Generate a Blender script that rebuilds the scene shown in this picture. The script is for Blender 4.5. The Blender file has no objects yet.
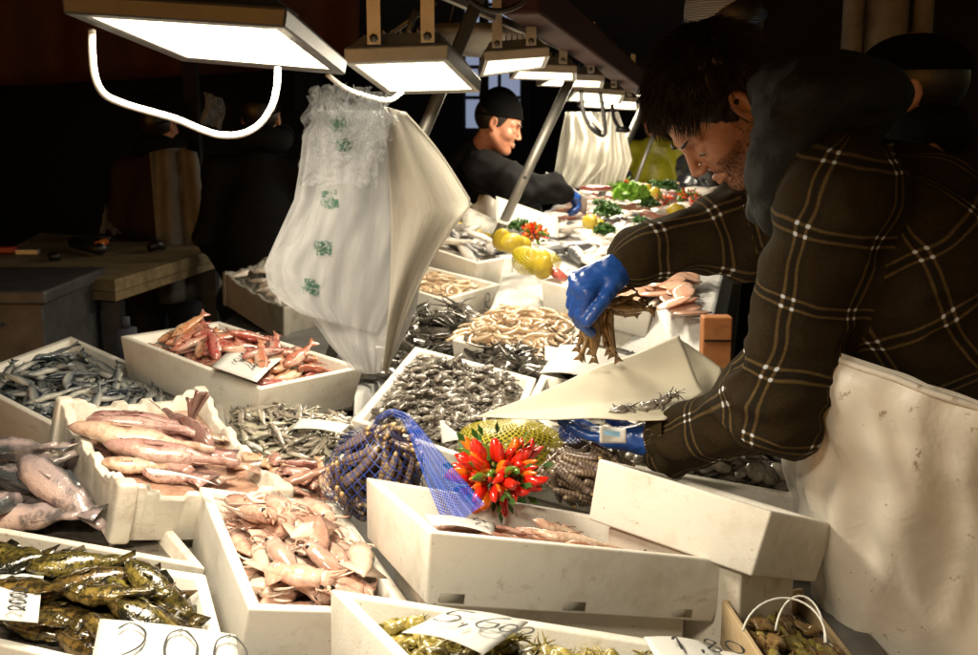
import bpy, math, random
import numpy as np
from mathutils import Vector, Matrix, noise as mnoise
rnd = random.Random(7)
sc = bpy.context.scene
COL = sc.collection
# ------------------------------------------------------------------ camera
F_PX, HZ, CH = 1100.0, 115.0, 1.6
PITCH = math.atan((327.5 - HZ) / F_PX)
FW = Vector((0, math.cos(PITCH), -math.sin(PITCH))); UP = Vector((0, math.sin(PITCH), math.cos(PITCH))); RT = Vector((1, 0, 0))
EYE = Vector((0, 0, CH))
def ray(px, py): return RT * ((px - 489) / F_PX) + UP * ((327.5 - py) / F_PX) + FW
def at(px, py, d=None, z=None):
    r = ray(px, py)
    t = d / r.y if d is not None else (z - CH) / r.z
    return EYE + r * t
def on_plane(px, py, c, n):
    r = ray(px, py); return EYE + r * ((c - EYE).dot(n) / r.dot(n))
cd = bpy.data.cameras.new("camera"); cam = bpy.data.objects.new("camera", cd); COL.objects.link(cam)
cam.location = EYE; cam.rotation_euler = (math.pi / 2 - PITCH, 0, 0)
cd.sensor_width = 36; cd.lens = 36 * F_PX / 978; cd.clip_end = 300; cd.clip_start = .05
cd.dof.use_dof = True; cd.dof.focus_distance = 1.75; cd.dof.aperture_fstop = 10
sc.camera = cam
# ------------------------------------------------------------------ materials
class NT:
    def __init__(s, name):
        s.m = bpy.data.materials.new(name); s.m.use_nodes = True; s.t = s.m.node_tree; s.n = s.t.nodes
        s.b = s.n['Principled BSDF']
    def new(s, t, **k):
        x = s.n.new(t)
        for a, v in k.items(): setattr(x, a, v)
        return x
    def link(s, a, b): s.t.links.new(a, b)
    def setin(s, sock, v):
        if hasattr(v, 'is_output'): s.link(v, sock)
        elif v is not None: sock.default_value = v
    def math(s, op, a, b=None, c=None):
        x = s.new('ShaderNodeMath', operation=op)
        for i, v in enumerate((a, b, c)):
            if v is not None: s.setin(x.inputs[i], v)
        return x.outputs[0]
    def coord(s, kind='Object', scale=(1, 1, 1)):
        c = s.new('ShaderNodeTexCoord'); mp = s.new('ShaderNodeMapping'); s.link(c.outputs[kind], mp.inputs[0]); mp.inputs['Scale'].default_value = scale
        return mp.outputs[0]
    def noise(s, scale, vec=None, detail=4, rough=.6, dist=0):
        x = s.new('ShaderNodeTexNoise'); x.inputs['Scale'].default_value = scale; x.inputs['Detail'].default_value = detail
        x.inputs['Roughness'].default_value = rough; x.inputs['Distortion'].default_value = dist
        if vec is not None: s.link(vec, x.inputs['Vector'])
        return x.outputs[0]
    def voro(s, scale, vec=None, feature='F1', out=0):
        x = s.new('ShaderNodeTexVoronoi', feature=feature); x.inputs['Scale'].default_value = scale
        if vec is not None: s.link(vec, x.inputs['Vector'])
        return x.outputs[out]
    def ramp(s, fac, stops, interp='LINEAR'):
        x = s.new('ShaderNodeValToRGB'); x.color_ramp.interpolation = interp; e = x.color_ramp.elements
        while len(e) < len(stops): e.new(.5)
        for i, (p, c) in enumerate(stops):
            e[i].position = p; e[i].color = (*c, 1) if not isinstance(c, (int, float)) else (c, c, c, 1)
        s.setin(x.inputs[0], fac); return x.outputs[0]
    def mix(s, f, a, b, mode='MIX'):
        x = s.new('ShaderNodeMix', data_type='RGBA', blend_type=mode)
        s.setin(x.inputs[0], f)
        for sock, v in ((x.inputs[6], a), (x.inputs[7], b)):
            if isinstance(v, tuple) and len(v) == 3: v = (*v, 1)
            s.setin(sock, v)
        return x.outputs[2]
    def objrand(s):
        return s.new('ShaderNodeObjectInfo').outputs['Random']
    def bump(s, h, strength=.3, dist=.002):
        x = s.new('ShaderNodeBump'); x.inputs['Strength'].default_value = strength; x.inputs['Distance'].default_value = dist
        s.link(h, x.inputs['Height']); s.link(x.outputs[0], s.b.inputs['Normal']); return x
    def set(s, **k):
        N = dict(color='Base Color', rough='Roughness', metal='Metallic', spec='Specular IOR Level', coat='Coat Weight', coatr='Coat Roughness', sss='Subsurface Weight',
                 trans='Transmission Weight', alpha='Alpha', emit='Emission Color', emits='Emission Strength', sheen='Sheen Weight', ior='IOR')
        for a, v in k.items():
            if isinstance(v, tuple) and len(v) == 3: v = (*v, 1)
            s.setin(s.b.inputs[N[a]], v)
        return s
def simple(name, color, rough=.5, metal=0, nscale=30, namt=.25, bump=.2, bdist=.001, **k):
    t = NT(name); v = t.coord(); n = t.noise(nscale, v)
    dark = tuple(c * (1 - namt) for c in color); lite = tuple(min(1, c * (1 + namt)) for c in color)
    t.set(color=t.ramp(n, [(.3, dark), (.7, lite)]), rough=rough, metal=metal, **k)
    if bump: t.bump(t.noise(nscale * 3, v), bump, bdist)
    return t.m
M = {}
def mk_styro(name, base, stain, amt):
    t = NT(name); v = t.coord()
    n1 = t.noise(9, v, 6, .65); n2 = t.noise(45, v, 5, .7); 
    c = t.mix(t.ramp(n1, [(.52, 0.), (.74, amt)]), base, stain)
    c = t.mix(t.ramp(n2, [(.6, 0.), (.72, amt * .8)]), c, tuple(x * .7 for x in stain))
    d = t.voro(260, v); 
    dirt = t.noise(6, t.coord('Object', (1, 1, 4)), 8, .75)
    c = t.mix(t.ramp(dirt, [(.60, 0.), (.69, amt*.7)]), c, (.36, .29, .19))
    pin = t.voro(34, v); c = t.mix(t.ramp(pin, [(.045, .55*min(1, amt*2)), (.075, 0.)]), c, (.30, .22, .14))
    c = t.mix(t.ramp(d, [(.0, 0.), (.55, .12)]), c, (.5, .46, .38))
    t.set(color=c, rough=t.ramp(n2, [(.3, .38), (.7, .62)]))
    t.b.inputs['Subsurface Radius'].default_value = (.01, .008, .006)
    h = t.math('ADD', t.math('MULTIPLY', d, .35), t.math('MULTIPLY', t.noise(22, v, 5), .9))
    t.bump(h, .28, .0018)
    return t.m
M['styro'] = mk_styro('white_polystyrene', (.80, .77, .70), (.50, .40, .28), .6)
M['styro_worn'] = mk_styro('worn_polystyrene', (.74, .69, .60), (.34, .22, .15), .8)
M['styro_grey'] = mk_styro('dirty_plastic_and_hole_shade', (.36, .34, .29), (.12, .10, .07), .8)
def fishmat(name, back, side, belly, H, spots=None, sc_=70, rough=.16, wob=.4, rv=.25, stripe=None, fine=None):
    t = NT(name); v = t.coord(); sep = t.new('ShaderNodeSeparateXYZ'); t.link(v, sep.inputs[0])
    y = t.math('DIVIDE', sep.outputs[1], H)          # -0.5 belly .. 0.5 back
    n = t.noise(sc_, v, 4, .6)
    y2 = t.math('ADD', y, t.math('MULTIPLY', t.math('SUBTRACT', n, .5), wob))
    c = t.ramp(t.math('ADD', y2, .5), [(.12, belly), (.45, side), (.66, side), (.88, back)])
    if spots:
        s = t.noise(spots[1], v, 3, .7); c = t.mix(t.ramp(s, [(spots[2] - .03, 0.), (spots[2] + .13, spots[3])]), c, spots[0])
    r = t.objrand(); hsv = t.new('ShaderNodeHueSaturation')
    t.link(t.math('ADD', t.math('MULTIPLY', r, rv * 1.6), 1 - rv * .8), hsv.inputs['Value'])
    t.link(t.math('ADD', t.math('MULTIPLY', r, .05), .475), hsv.inputs['Hue']); t.link(c, hsv.inputs['Color'])
    t.set(color=hsv.outputs[0], rough=t.ramp(t.noise(90, v), [(.3, rough * .7), (.7, rough * 1.9)]), coat=.6, coatr=.07)
    t.b.inputs['Subsurface Radius'].default_value = (.008, .004, .003)
    h = t.math('ADD', t.math('MULTIPLY', t.voro(300, v), .5), t.math('ADD', t.noise(45, v, 5, .65), t.noise(160, v, 3)))
    t.bump(h, .42, .002)
    return t.m
M['mullet'] = fishmat('red_mullet_skin', (.34, .09, .05), (.48, .20, .13), (.66, .46, .36), .034, ((.42, .06, .03), 55, .56, .75))
M['sardine'] = fishmat('sardine_skin', (.015, .025, .035), (.20, .22, .23), (.50, .49, .45), .022, ((.05, .06, .07), 80, .62, .6), rough=.1)
M['pinkfish'] = fishmat('pale_pink_fish_skin', (.24, .15, .12), (.50, .31, .26), (.60, .43, .35), .06, ((.26, .11, .07), 34, .50, .65), sc_=45, wob=.9)
M['greyfish'] = fishmat('grey_pink_fish_skin', (.05, .055, .06), (.34, .27, .26), (.60, .44, .38), .06, ((.05, .05, .055), 24, .54, .8), sc_=26, wob=.6)
M['wrasse'] = fishmat('green_brown_fish_skin', (.012, .011, .006), (.070, .050, .014), (.21, .145, .035), .04, ((.010, .009, .006), 110, .46, .85), sc_=60, rough=.12, wob=.6)
M['silver'] = fishmat('silver_fish_skin', (.10, .10, .11), (.52, .50, .48), (.72, .68, .62), .04, ((.16, .16, .17), 50, .6, .5), sc_=38)
M['pinksmall'] = fishmat('pink_small_fish_skin', (.34, .15, .10), (.52, .30, .22), (.64, .48, .38), .035, ((.30, .12, .07), 40, .54, .6), sc_=40, wob=.6)
M['smallsilver'] = fishmat('tiny_silver_fish_skin', (.10, .09, .07), (.32, .28, .22), (.52, .46, .37), .018, None)
def flesh(name, cols, sc_=25, rough=.12, coat=.8, bumpd=.002, rv=.3, sss=.12):
    t = NT(name); v = t.coord(); n = t.noise(sc_, v, 5, .65, .4)
    c = t.ramp(n, [(.25 + .5 * i / (len(cols) - 1), q) for i, q in enumerate(cols)])
    r = t.objrand(); hsv = t.new('ShaderNodeHueSaturation'); t.link(c, hsv.inputs['Color'])
    t.link(t.math('ADD', t.math('MULTIPLY', r, rv * 2), 1 - rv), hsv.inputs['Value'])
    t.set(color=hsv.outputs[0], rough=rough, coat=coat, coatr=.05)
    t.b.inputs['Subsurface Radius'].default_value = (.01, .005, .003)
    t.bump(t.math('ADD', t.noise(110, v), t.math('MULTIPLY', t.voro(160, v), .4)), .4, bumpd); return t.m
M['squid'] = flesh('pink_squid_flesh', [(.70, .58, .50), (.66, .45, .37), (.54, .28, .20), (.74, .63, .56)])
M['squid_white'] = flesh('pale_squid_flesh', [(.70, .62, .52), (.64, .48, .38), (.72, .64, .56)])
M['baby'] = flesh('grey_baby_squid_flesh', [(.07, .06, .05), (.19, .165, .135), (.34, .30, .25)], 90, .28, .35)
M['clam'] = flesh('grey_clam_flesh', [(.10, .085, .07), (.24, .21, .17), (.36, .32, .27)], 60, .25, .4)
M['inky'] = flesh('inky_black_cuttlefish_skin', [(.006, .006, .006), (.03, .028, .024), (.12, .105, .085), (.010, .009, .008)], 30, .2, .5)
M['shrimp'] = flesh('beige_shrimp_shell', [(.60, .42, .26), (.70, .52, .34), (.78, .66, .50)], 60, .2)
M['crab'] = flesh('olive_crab_shell', [(.10, .075, .015), (.28, .22, .05), (.50, .42, .13)], 90, .3, .4)
M['fillet'] = flesh('orange_pink_fish_fillet', [(.62, .28, .18), (.72, .42, .30), (.78, .60, .50)], 40, .2)
M['redfillet'] = flesh('dark_red_tuna_flesh', [(.30, .05, .04), (.45, .10, .08), (.5, .2, .16)], 40, .2)
M['palefish'] = flesh('white_fish_flesh', [(.72, .62, .54), (.80, .74, .68), (.74, .54, .46)], 30, .25)
M['heldfish'] = flesh('brown_held_fish_skin', [(.08, .045, .015), (.22, .13, .05), (.38, .25, .11)], 60, .3, .3)
M['shade_apron'] = simple('white_cloth_with_shade', (.18, .17, .16), .7, nscale=9, bump=.5, bdist=.01)  # white apron cloth, the darkness at far left put into its grey
M['eye'] = simple('fish_eye_black', (.006, .006, .006), .05, bump=0)
M['eyering'] = simple('fish_eye_ring', (.55, .48, .36), .15, bump=0)
def razor():
    t = NT('razor_clam_shell'); v = t.coord(); w = t.new('ShaderNodeTexWave', wave_type='BANDS', bands_direction='X')
    w.inputs['Scale'].default_value = 45; w.inputs['Distortion'].default_value = 3; w.inputs['Detail'].default_value = 3; t.link(v, w.inputs[0])
    c = t.ramp(w.outputs[1], [(.2, (.15, .10, .07)), (.5, (.24, .16, .10)), (.8, (.33, .24, .15))])
    c = t.mix(t.math('MULTIPLY', t.objrand(), .55), c, (.13, .10, .11))
    t.set(color=c, rough=.28, coat=.3); t.bump(w.outputs[1], .3, .001); return t.m
M['razor'] = razor()
M['razor_foot'] = flesh('razor_clam_foot', [(.40, .26, .10), (.55, .40, .20)], 60)
M['chili_r'] = simple('red_chili_skin', (.68, .02, .008), .16, bump=.1, nscale=40, namt=.35, coat=.6)
M['chili_o'] = simple('orange_chili_skin', (.80, .16, .01), .16, bump=.1, nscale=40, namt=.3, coat=.6)
M['chili_g'] = simple('green_chili_skin', (.10, .20, .02), .2, bump=.1, nscale=40, namt=.3, coat=.6)
M['leaf'] = simple('green_leaf', (.035, .10, .012), .45, nscale=60, namt=.5)
M['lettuce'] = simple('pale_lettuce_leaf', (.22, .42, .05), .4, nscale=60, namt=.4)
M['lemon'] = simple('yellow_lemon_skin', (.48, .36, .03), .4, nscale=60, namt=.15, bump=.5)
M['ice'] = simple('crushed_ice', (.80, .80, .78), .22, nscale=60, namt=.08, bump=.9, bdist=.004)
M['wetdark'] = simple('wet_dark_tray_bed', (.10, .085, .07), .15, nscale=40, namt=.5, bump=.8, bdist=.004)
M['wetpink'] = simple('wet_pink_juice', (.42, .24, .17), .12, nscale=30, namt=.4, bump=.8, bdist=.004)
M['steel'] = simple('brushed_steel_tube', (.22, .21, .19), .48, .6, 20, .2, .2)
M['dark_steel'] = simple('dark_steel', (.10, .10, .10), .4, .8, 20, .2)
M['lampgrey'] = simple('grey_lamp_casting', (.42, .42, .41), .38, .4, 25, .12, .15)
M['lampdark'] = simple('dark_lamp_rim', (.13, .13, .13), .4, .3, 25, .12, .15)
M['cablewhite'] = simple('white_cable_sheath', (.72, .70, .65), .4, bump=.05)
M['cableblack'] = simple('black_cable_sheath', (.02, .02, .02), .4, bump=.05)
M['maroon'] = simple('maroon_awning_canvas', (.05, .010, .010), .7, nscale=12, bump=.3)
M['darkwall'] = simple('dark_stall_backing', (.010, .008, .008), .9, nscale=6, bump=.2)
M['asphalt'] = simple('wet_stone_paving', (.045, .042, .04), .35, nscale=8, bump=.5, bdist=.004)
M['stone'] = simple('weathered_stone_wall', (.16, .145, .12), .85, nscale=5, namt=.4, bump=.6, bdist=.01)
M['ceiling'] = simple('dark_timber_ceiling', (.02, .015, .012), .8, nscale=6, bump=.4)
def wood(name, a, b, sc_=4, rough=.6):
    t = NT(name); v = t.coord('Object', (1, 9, 9)); n = t.noise(sc_, v, 8, .7, .6); n2 = t.noise(14, t.coord(), 5)
    c = t.ramp(n, [(.3, a), (.7, b)]); c = t.mix(t.ramp(n2, [(.5, 0.), (.7, .5)]), c, tuple(x * .4 for x in a))
    t.set(color=c, rough=rough); t.bump(n, .4, .002); return t.m
M['boardtop'] = wood('worn_chopping_board', (.20, .14, .07), (.36, .27, .15))
M['plywood'] = wood('pale_poplar_wood', (.50, .36, .20), (.62, .48, .30))
M['orangewood'] = wood('orange_varnished_wood', (.45, .16, .05), (.58, .24, .08))
M['counter'] = simple('steel_counter', (.16, .155, .15), .4, .3, 12, .3, .3)
def papermat(name, c, rough=.7, crumple=.3):
    t = NT(name); v = t.coord(); n = t.noise(14, v, 6)
    t.set(color=t.ramp(n, [(.3, tuple(x * .92 for x in c)), (.7, c)]), rough=rough, sss=.0)
    t.bump(t.math('ADD', t.noise(5, v, 3), t.math('MULTIPLY', t.noise(120, v), .05)), crumple, .01)
    tr = t.new('ShaderNodeBsdfTranslucent'); tr.inputs[0].default_value = (*c, 1); mx = t.new('ShaderNodeMixShader'); mx.inputs[0].default_value = .18
    out = t.n['Material Output']; t.link(t.b.outputs[0], mx.inputs[1]); t.link(tr.outputs[0], mx.inputs[2]); t.link(mx.outputs[0], out.inputs[0]); return t.m
M['card'] = papermat('price_card', (.80, .80, .77), .5, .1)
M['wrap'] = papermat('wrapping_paper', (.74, .69, .55), .55, .35)
M['whitepaper'] = papermat('white_paper_sheet', (.80, .78, .74), .5, .4)
M['ink'] = simple('black_marker_ink', (.02, .02, .02), .6, bump=0)
def bagmat(name, c, op, streak=18):
    t = NT(name); v = t.coord('UV'); n = t.noise(3, t.coord('UV', (streak, .8, 1)), 3, .5, .5)
    t.set(color=c, rough=t.ramp(n, [(.3, .25), (.7, .45)]), spec=.6, alpha=1.0)
    tr = t.new('ShaderNodeBsdfTranslucent'); tr.inputs[0].default_value = (*c, 1); mx = t.new('ShaderNodeMixShader'); mx.inputs[0].default_value = .42
    tp = t.new('ShaderNodeBsdfTransparent'); mx2 = t.new('ShaderNodeMixShader')
    t.link(t.ramp(n, [(.3, op - .07), (.65, op + .06)]), mx2.inputs[0])
    out = t.n['Material Output']; t.link(t.b.outputs[0], mx.inputs[1]); t.link(tr.outputs[0], mx.inputs[2])
    t.link(tp.outputs[0], mx2.inputs[1]); t.link(mx.outputs[0], mx2.inputs[2]); t.link(mx2.outputs[0], out.inputs[0])
    fine = t.noise(3, t.coord('UV', (4, 3.2, 1)), 6, .6, 1.0)
    t.bump(t.math('ADD', t.math('MULTIPLY', n, .3), t.math('MULTIPLY', fine, 1.6)), .45, .010); return t.m
M['bag'] = bagmat('milky_plastic_film', (.62, .635, .65), .42, 5)
M['bag_warm'] = bagmat('cream_plastic_film', (.72, .70, .64), .70, 5)
M['bag_clear'] = bagmat('clear_crinkled_plastic', (.66, .69, .72), .30, 6)
t_ = NT('green_bag_print'); t_.set(color=(.05, .17, .11), rough=.6, alpha=t_.ramp(t_.noise(160, t_.coord(), 5), [(.42, .05), (.6, .6)])); M['bagprint'] = t_.m
def netmat(name, c, n, w, fill=.12, spec=.5):
    t = NT(name); uv = t.new('ShaderNodeTexCoord').outputs['UV']; sep = t.new('ShaderNodeSeparateXYZ'); t.link(uv, sep.inputs[0])
    a = t.math('ADD', sep.outputs[0], sep.outputs[1]); b = t.math('SUBTRACT', sep.outputs[0], sep.outputs[1])
    def ln(q): return t.math('LESS_THAN', t.math('ABSOLUTE', t.math('SUBTRACT', t.math('FRACT', t.math('MULTIPLY', q, n)), .5)), w)
    m = t.math('MAXIMUM', ln(a), ln(b)); m = t.math('MAXIMUM', m, fill)
    t.set(color=c, rough=.35, alpha=m); return t.m
M['bluenet'] = netmat('blue_plastic_netting', (.015, .045, .24), 1.0, .055, .0)
M['bluenet_dense'] = netmat('bunched_blue_netting', (.012, .08, .50), 1.0, .14, .24)
M['yellownet'] = netmat('yellow_plastic_netting', (.55, .47, .03), 1.0, .12, .10)
M['glove'] = simple('blue_nitrile_glove', (.016, .075, .34), .30, nscale=25, namt=.15, bump=.35, bdist=.0015, coat=.15)
def skin():
    t = NT('skin'); v = t.coord(); n = t.noise(35, v, 5)
    c = t.ramp(n, [(.3, (.44, .21, .13)), (.7, (.58, .32, .21))]); c = t.mix(t.ramp(t.noise(120, v, 5, .7), [(.5, 0.), (.68, .5)]), c, (.36, .15, .09))
    t.set(color=c, rough=.42, sss=.12); t.b.inputs['Subsurface Radius'].default_value = (.012, .005, .002); t.b.inputs['Subsurface Scale'].default_value = 1
    t.bump(t.math('ADD', t.noise(220, v), t.math('MULTIPLY', t.voro(380, v), .5)), .25, .0008); return t.m
M['skin'] = skin()
M['skin_red'] = simple('ruddy_skin', (.52, .22, .13), .45, nscale=40, namt=.2, sss=.1)
M['lips'] = simple('lip_skin', (.45, .15, .11), .4, bump=.1)
M['hair'] = simple('dark_brown_hair', (.018, .012, .008), .42, nscale=80, namt=.5, bump=0)
M['brow'] = simple('dark_eyebrow_hair', (.03, .017, .01), .6, nscale=80, bump=0)
M['eyewhite'] = simple('eye_white', (.6, .56, .5), .15, bump=0)
M['iris'] = simple('dark_brown_iris', (.02, .01, .005), .1, bump=0)
def cloth(name, c, sc_=500, rough=.85, folds=8, bd=.006, **k):
    t = NT(name); v = t.coord(); n = t.noise(folds, v, 4)
    t.set(color=t.ramp(t.noise(40, v), [(.3, tuple(x * .75 for x in c)), (.7, c)]), rough=rough, **k)
    t.bump(t.math('ADD', n, t.math('MULTIPLY', t.noise(sc_, v), .04)), .7, bd); return t.m
M['blackcloth'] = cloth('black_coat_cloth', (.005, .005, .0055), spec=.2)
M['blackshine'] = cloth('shiny_black_padded_cloth', (.012, .013, .016), rough=.22)
M['greycuff'] = cloth('dark_grey_knit', (.055, .055, .055))
M['beanie_black'] = cloth('black_knitted_wool', (.005, .005, .005), rough=1, spec=.1)
M['hood'] = cloth('dark_green_hood_cloth', (.0055, .0075, .007), folds=14, bd=.01)
M['trousers'] = cloth('dark_denim', (.015, .018, .028))
M['limejacket'] = cloth('lime_yellow_padded_cloth', (.34, .32, .015), rough=.4)
M['redcloth'] = cloth('dark_red_cloth', (.02, .004, .004))
def knit(name, c):
    t = NT(name); v = t.coord('Object'); w = t.new('ShaderNodeTexWave', wave_type='BANDS', bands_direction='Z'); w.inputs['Scale'].default_value = 55; w.inputs['Distortion'].default_value = 1.5; w.inputs['Detail'].default_value = 2; t.link(v, w.inputs[0])
    t.set(color=t.ramp(w.outputs[1], [(.2, tuple(x * .45 for x in c)), (.8, c)]), rough=.9); t.bump(w.outputs[1], .8, .003); return t.m
M['greyknit'] = knit('grey_ribbed_knit', (.5, .51, .54))
M['blueknit'] = knit('pale_blue_knit_band', (.12, .22, .55))
def apron():
    t = NT('stained_white_apron_plastic'); v = t.coord(); n = t.noise(5, v, 5); n2 = t.noise(30, v, 4, .7); n3 = t.noise(9, v, 3)
    c = t.mix(t.ramp(n2, [(.64, 0.), (.70, .75)]), (.78, .74, .66), (.30, .20, .11))
    c = t.mix(t.ramp(n3, [(.5, 0.), (.72, .22)]), c, (.55, .49, .38))
    sp = t.voro(26, v); c = t.mix(t.ramp(sp, [(.03, .5), (.05, 0.)]), c, (.16, .10, .05))
    t.set(color=c, rough=t.ramp(n, [(.3, .28), (.7, .5)])); t.bump(t.math('ADD', t.noise(10, v, 5, .5, .6), t.math('MULTIPLY', t.noise(60, v, 4), .06)), .4, .014); return t.m
M['apron'] = apron()
def plaid():
    t = NT('brown_plaid_flannel'); uv = t.new('ShaderNodeTexCoord').outputs['UV']; sep = t.new('ShaderNodeSeparateXYZ')
    # small wobble so the woven lines are not ruler-straight
    nv = t.new('ShaderNodeTexNoise'); nv.inputs['Scale'].default_value = 6; nv.inputs['Detail'].default_value = 2; t.link(t.coord(), nv.inputs['Vector'])
    mp = t.new('ShaderNodeVectorMath', operation='SUBTRACT'); t.link(nv.outputs[1], mp.inputs[0]); mp.inputs[1].default_value = (.5, .5, .5)
    ms = t.new('ShaderNodeVectorMath', operation='SCALE'); t.link(mp.outputs[0], ms.inputs[0]); ms.inputs['Scale'].default_value = .045
    ad = t.new('ShaderNodeVectorMath', operation='ADD'); t.link(uv, ad.inputs[0]); t.link(ms.outputs[0], ad.inputs[1]); t.link(ad.outputs[0], sep.inputs[0])
    def lines(q, per, offs, w):
        f = t.math('FRACT', t.math('ADD', t.math('DIVIDE', q, per), 10)); r = None
        for o in offs:
            a = t.math('ABSOLUTE', t.math('SUBTRACT', f, o)); l = t.math('SUBTRACT', 1, t.math('MULTIPLY', t.math('SMOOTH_MIN', t.math('DIVIDE', a, w), 1.0, .3), 1)); 
            r = l if r is None else t.math('MAXIMUM', r, l)
        return t.math('MULTIPLY', t.math('MAXIMUM', r, 0), 1.5)
    U, V = sep.outputs[0], sep.outputs[1]; per = .112
    lu, lv = lines(U, per, (.425, .555), .028), lines(V, per, (.425, .555), .028)
    bu, bv = lines(U, per, (.495,), .20), lines(V, per, (.495,), .20)
    fz = t.noise(260, t.coord(), 3)
    base = t.ramp(fz, [(.3, (.017, .011, .0035)), (.7, (.033, .021, .0065))])
    band = t.math('MINIMUM', t.math('MAXIMUM', bu, bv), 1)
    c = t.mix(t.math('MULTIPLY', band, .55), base, (.006, .006, .006))
    fzl = t.ramp(t.noise(190, t.coord(), 4, .7), [(.3, .45), (.65, 1.)]); c = t.mix(t.math('MULTIPLY', t.math('MULTIPLY', t.math('MINIMUM', t.math('MAXIMUM', lu, lv), 1), .72), fzl), c, (.16, .105, .038))
    c = t.mix(t.math('MINIMUM', t.math('MULTIPLY', t.math('MULTIPLY', lu, lv), 2.2), 1), c, (.60, .66, .74))
    dark = t.math('MULTIPLY', t.math('MINIMUM', t.math('MULTIPLY', bu, bv), 1), .0)
    c = t.mix(dark, c, (.01, .01, .014))
    t.set(color=c, rough=.95, sheen=.0, spec=.2); t.bump(t.math('ADD', t.noise(400, t.coord()), t.math('MULTIPLY', t.noise(14, t.coord(), 4), 3)), .35, .004); return t.m
M['plaid'] = plaid()
def emis(name, c, s):
    t = NT(name); t.set(color=c, emit=c, emits=s, rough=.4); return t.m
def diff():
    t = NT('lit_lamp_diffuser'); v = t.coord('UV'); n = t.noise(7, v, 5, .7); sep = t.new('ShaderNodeSeparateXYZ'); t.link(v, sep.inputs[0])
    dx = t.math('SUBTRACT', sep.outputs[0], .5); dy = t.math('SUBTRACT', sep.outputs[1], .5)
    r = t.math('SQRT', t.math('ADD', t.math('MULTIPLY', dx, dx), t.math('MULTIPLY', dy, dy)))
    s = t.ramp(n, [(.36, .22), (.55, 1.0)]); st = t.math('MULTIPLY', t.math('MULTIPLY', s, t.math('SUBTRACT', 1.5, r)), 3.6)
    t.set(color=(.8, .75, .6), emit=(1, .86, .60), emits=st, rough=.3); return t.m
M['diffuser'] = diff()
M['dayglass'] = emis('dusk_lit_window_glass', (.42, .50, .72), .38)
M['metalbin'] = simple('dull_grey_metal_box', (.10, .10, .10), .5, .4, 10, .3, .3)
M['labelblue'] = simple('pale_blue_label_print', (.25, .5, .75), .4, bump=0)
M['clearplastic'] = simple('dull_clear_plastic', (.5, .48, .42), .2, bump=.6, bdist=.006)
M['orange'] = simple('orange_plastic_handle', (.55, .14, .02), .4, bump=0)
M['redplastic'] = simple('red_plastic', (.32, .03, .02), .4, bump=0)
M['black'] = simple('black_plastic', (.012, .012, .012), .4, bump=0)
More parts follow.
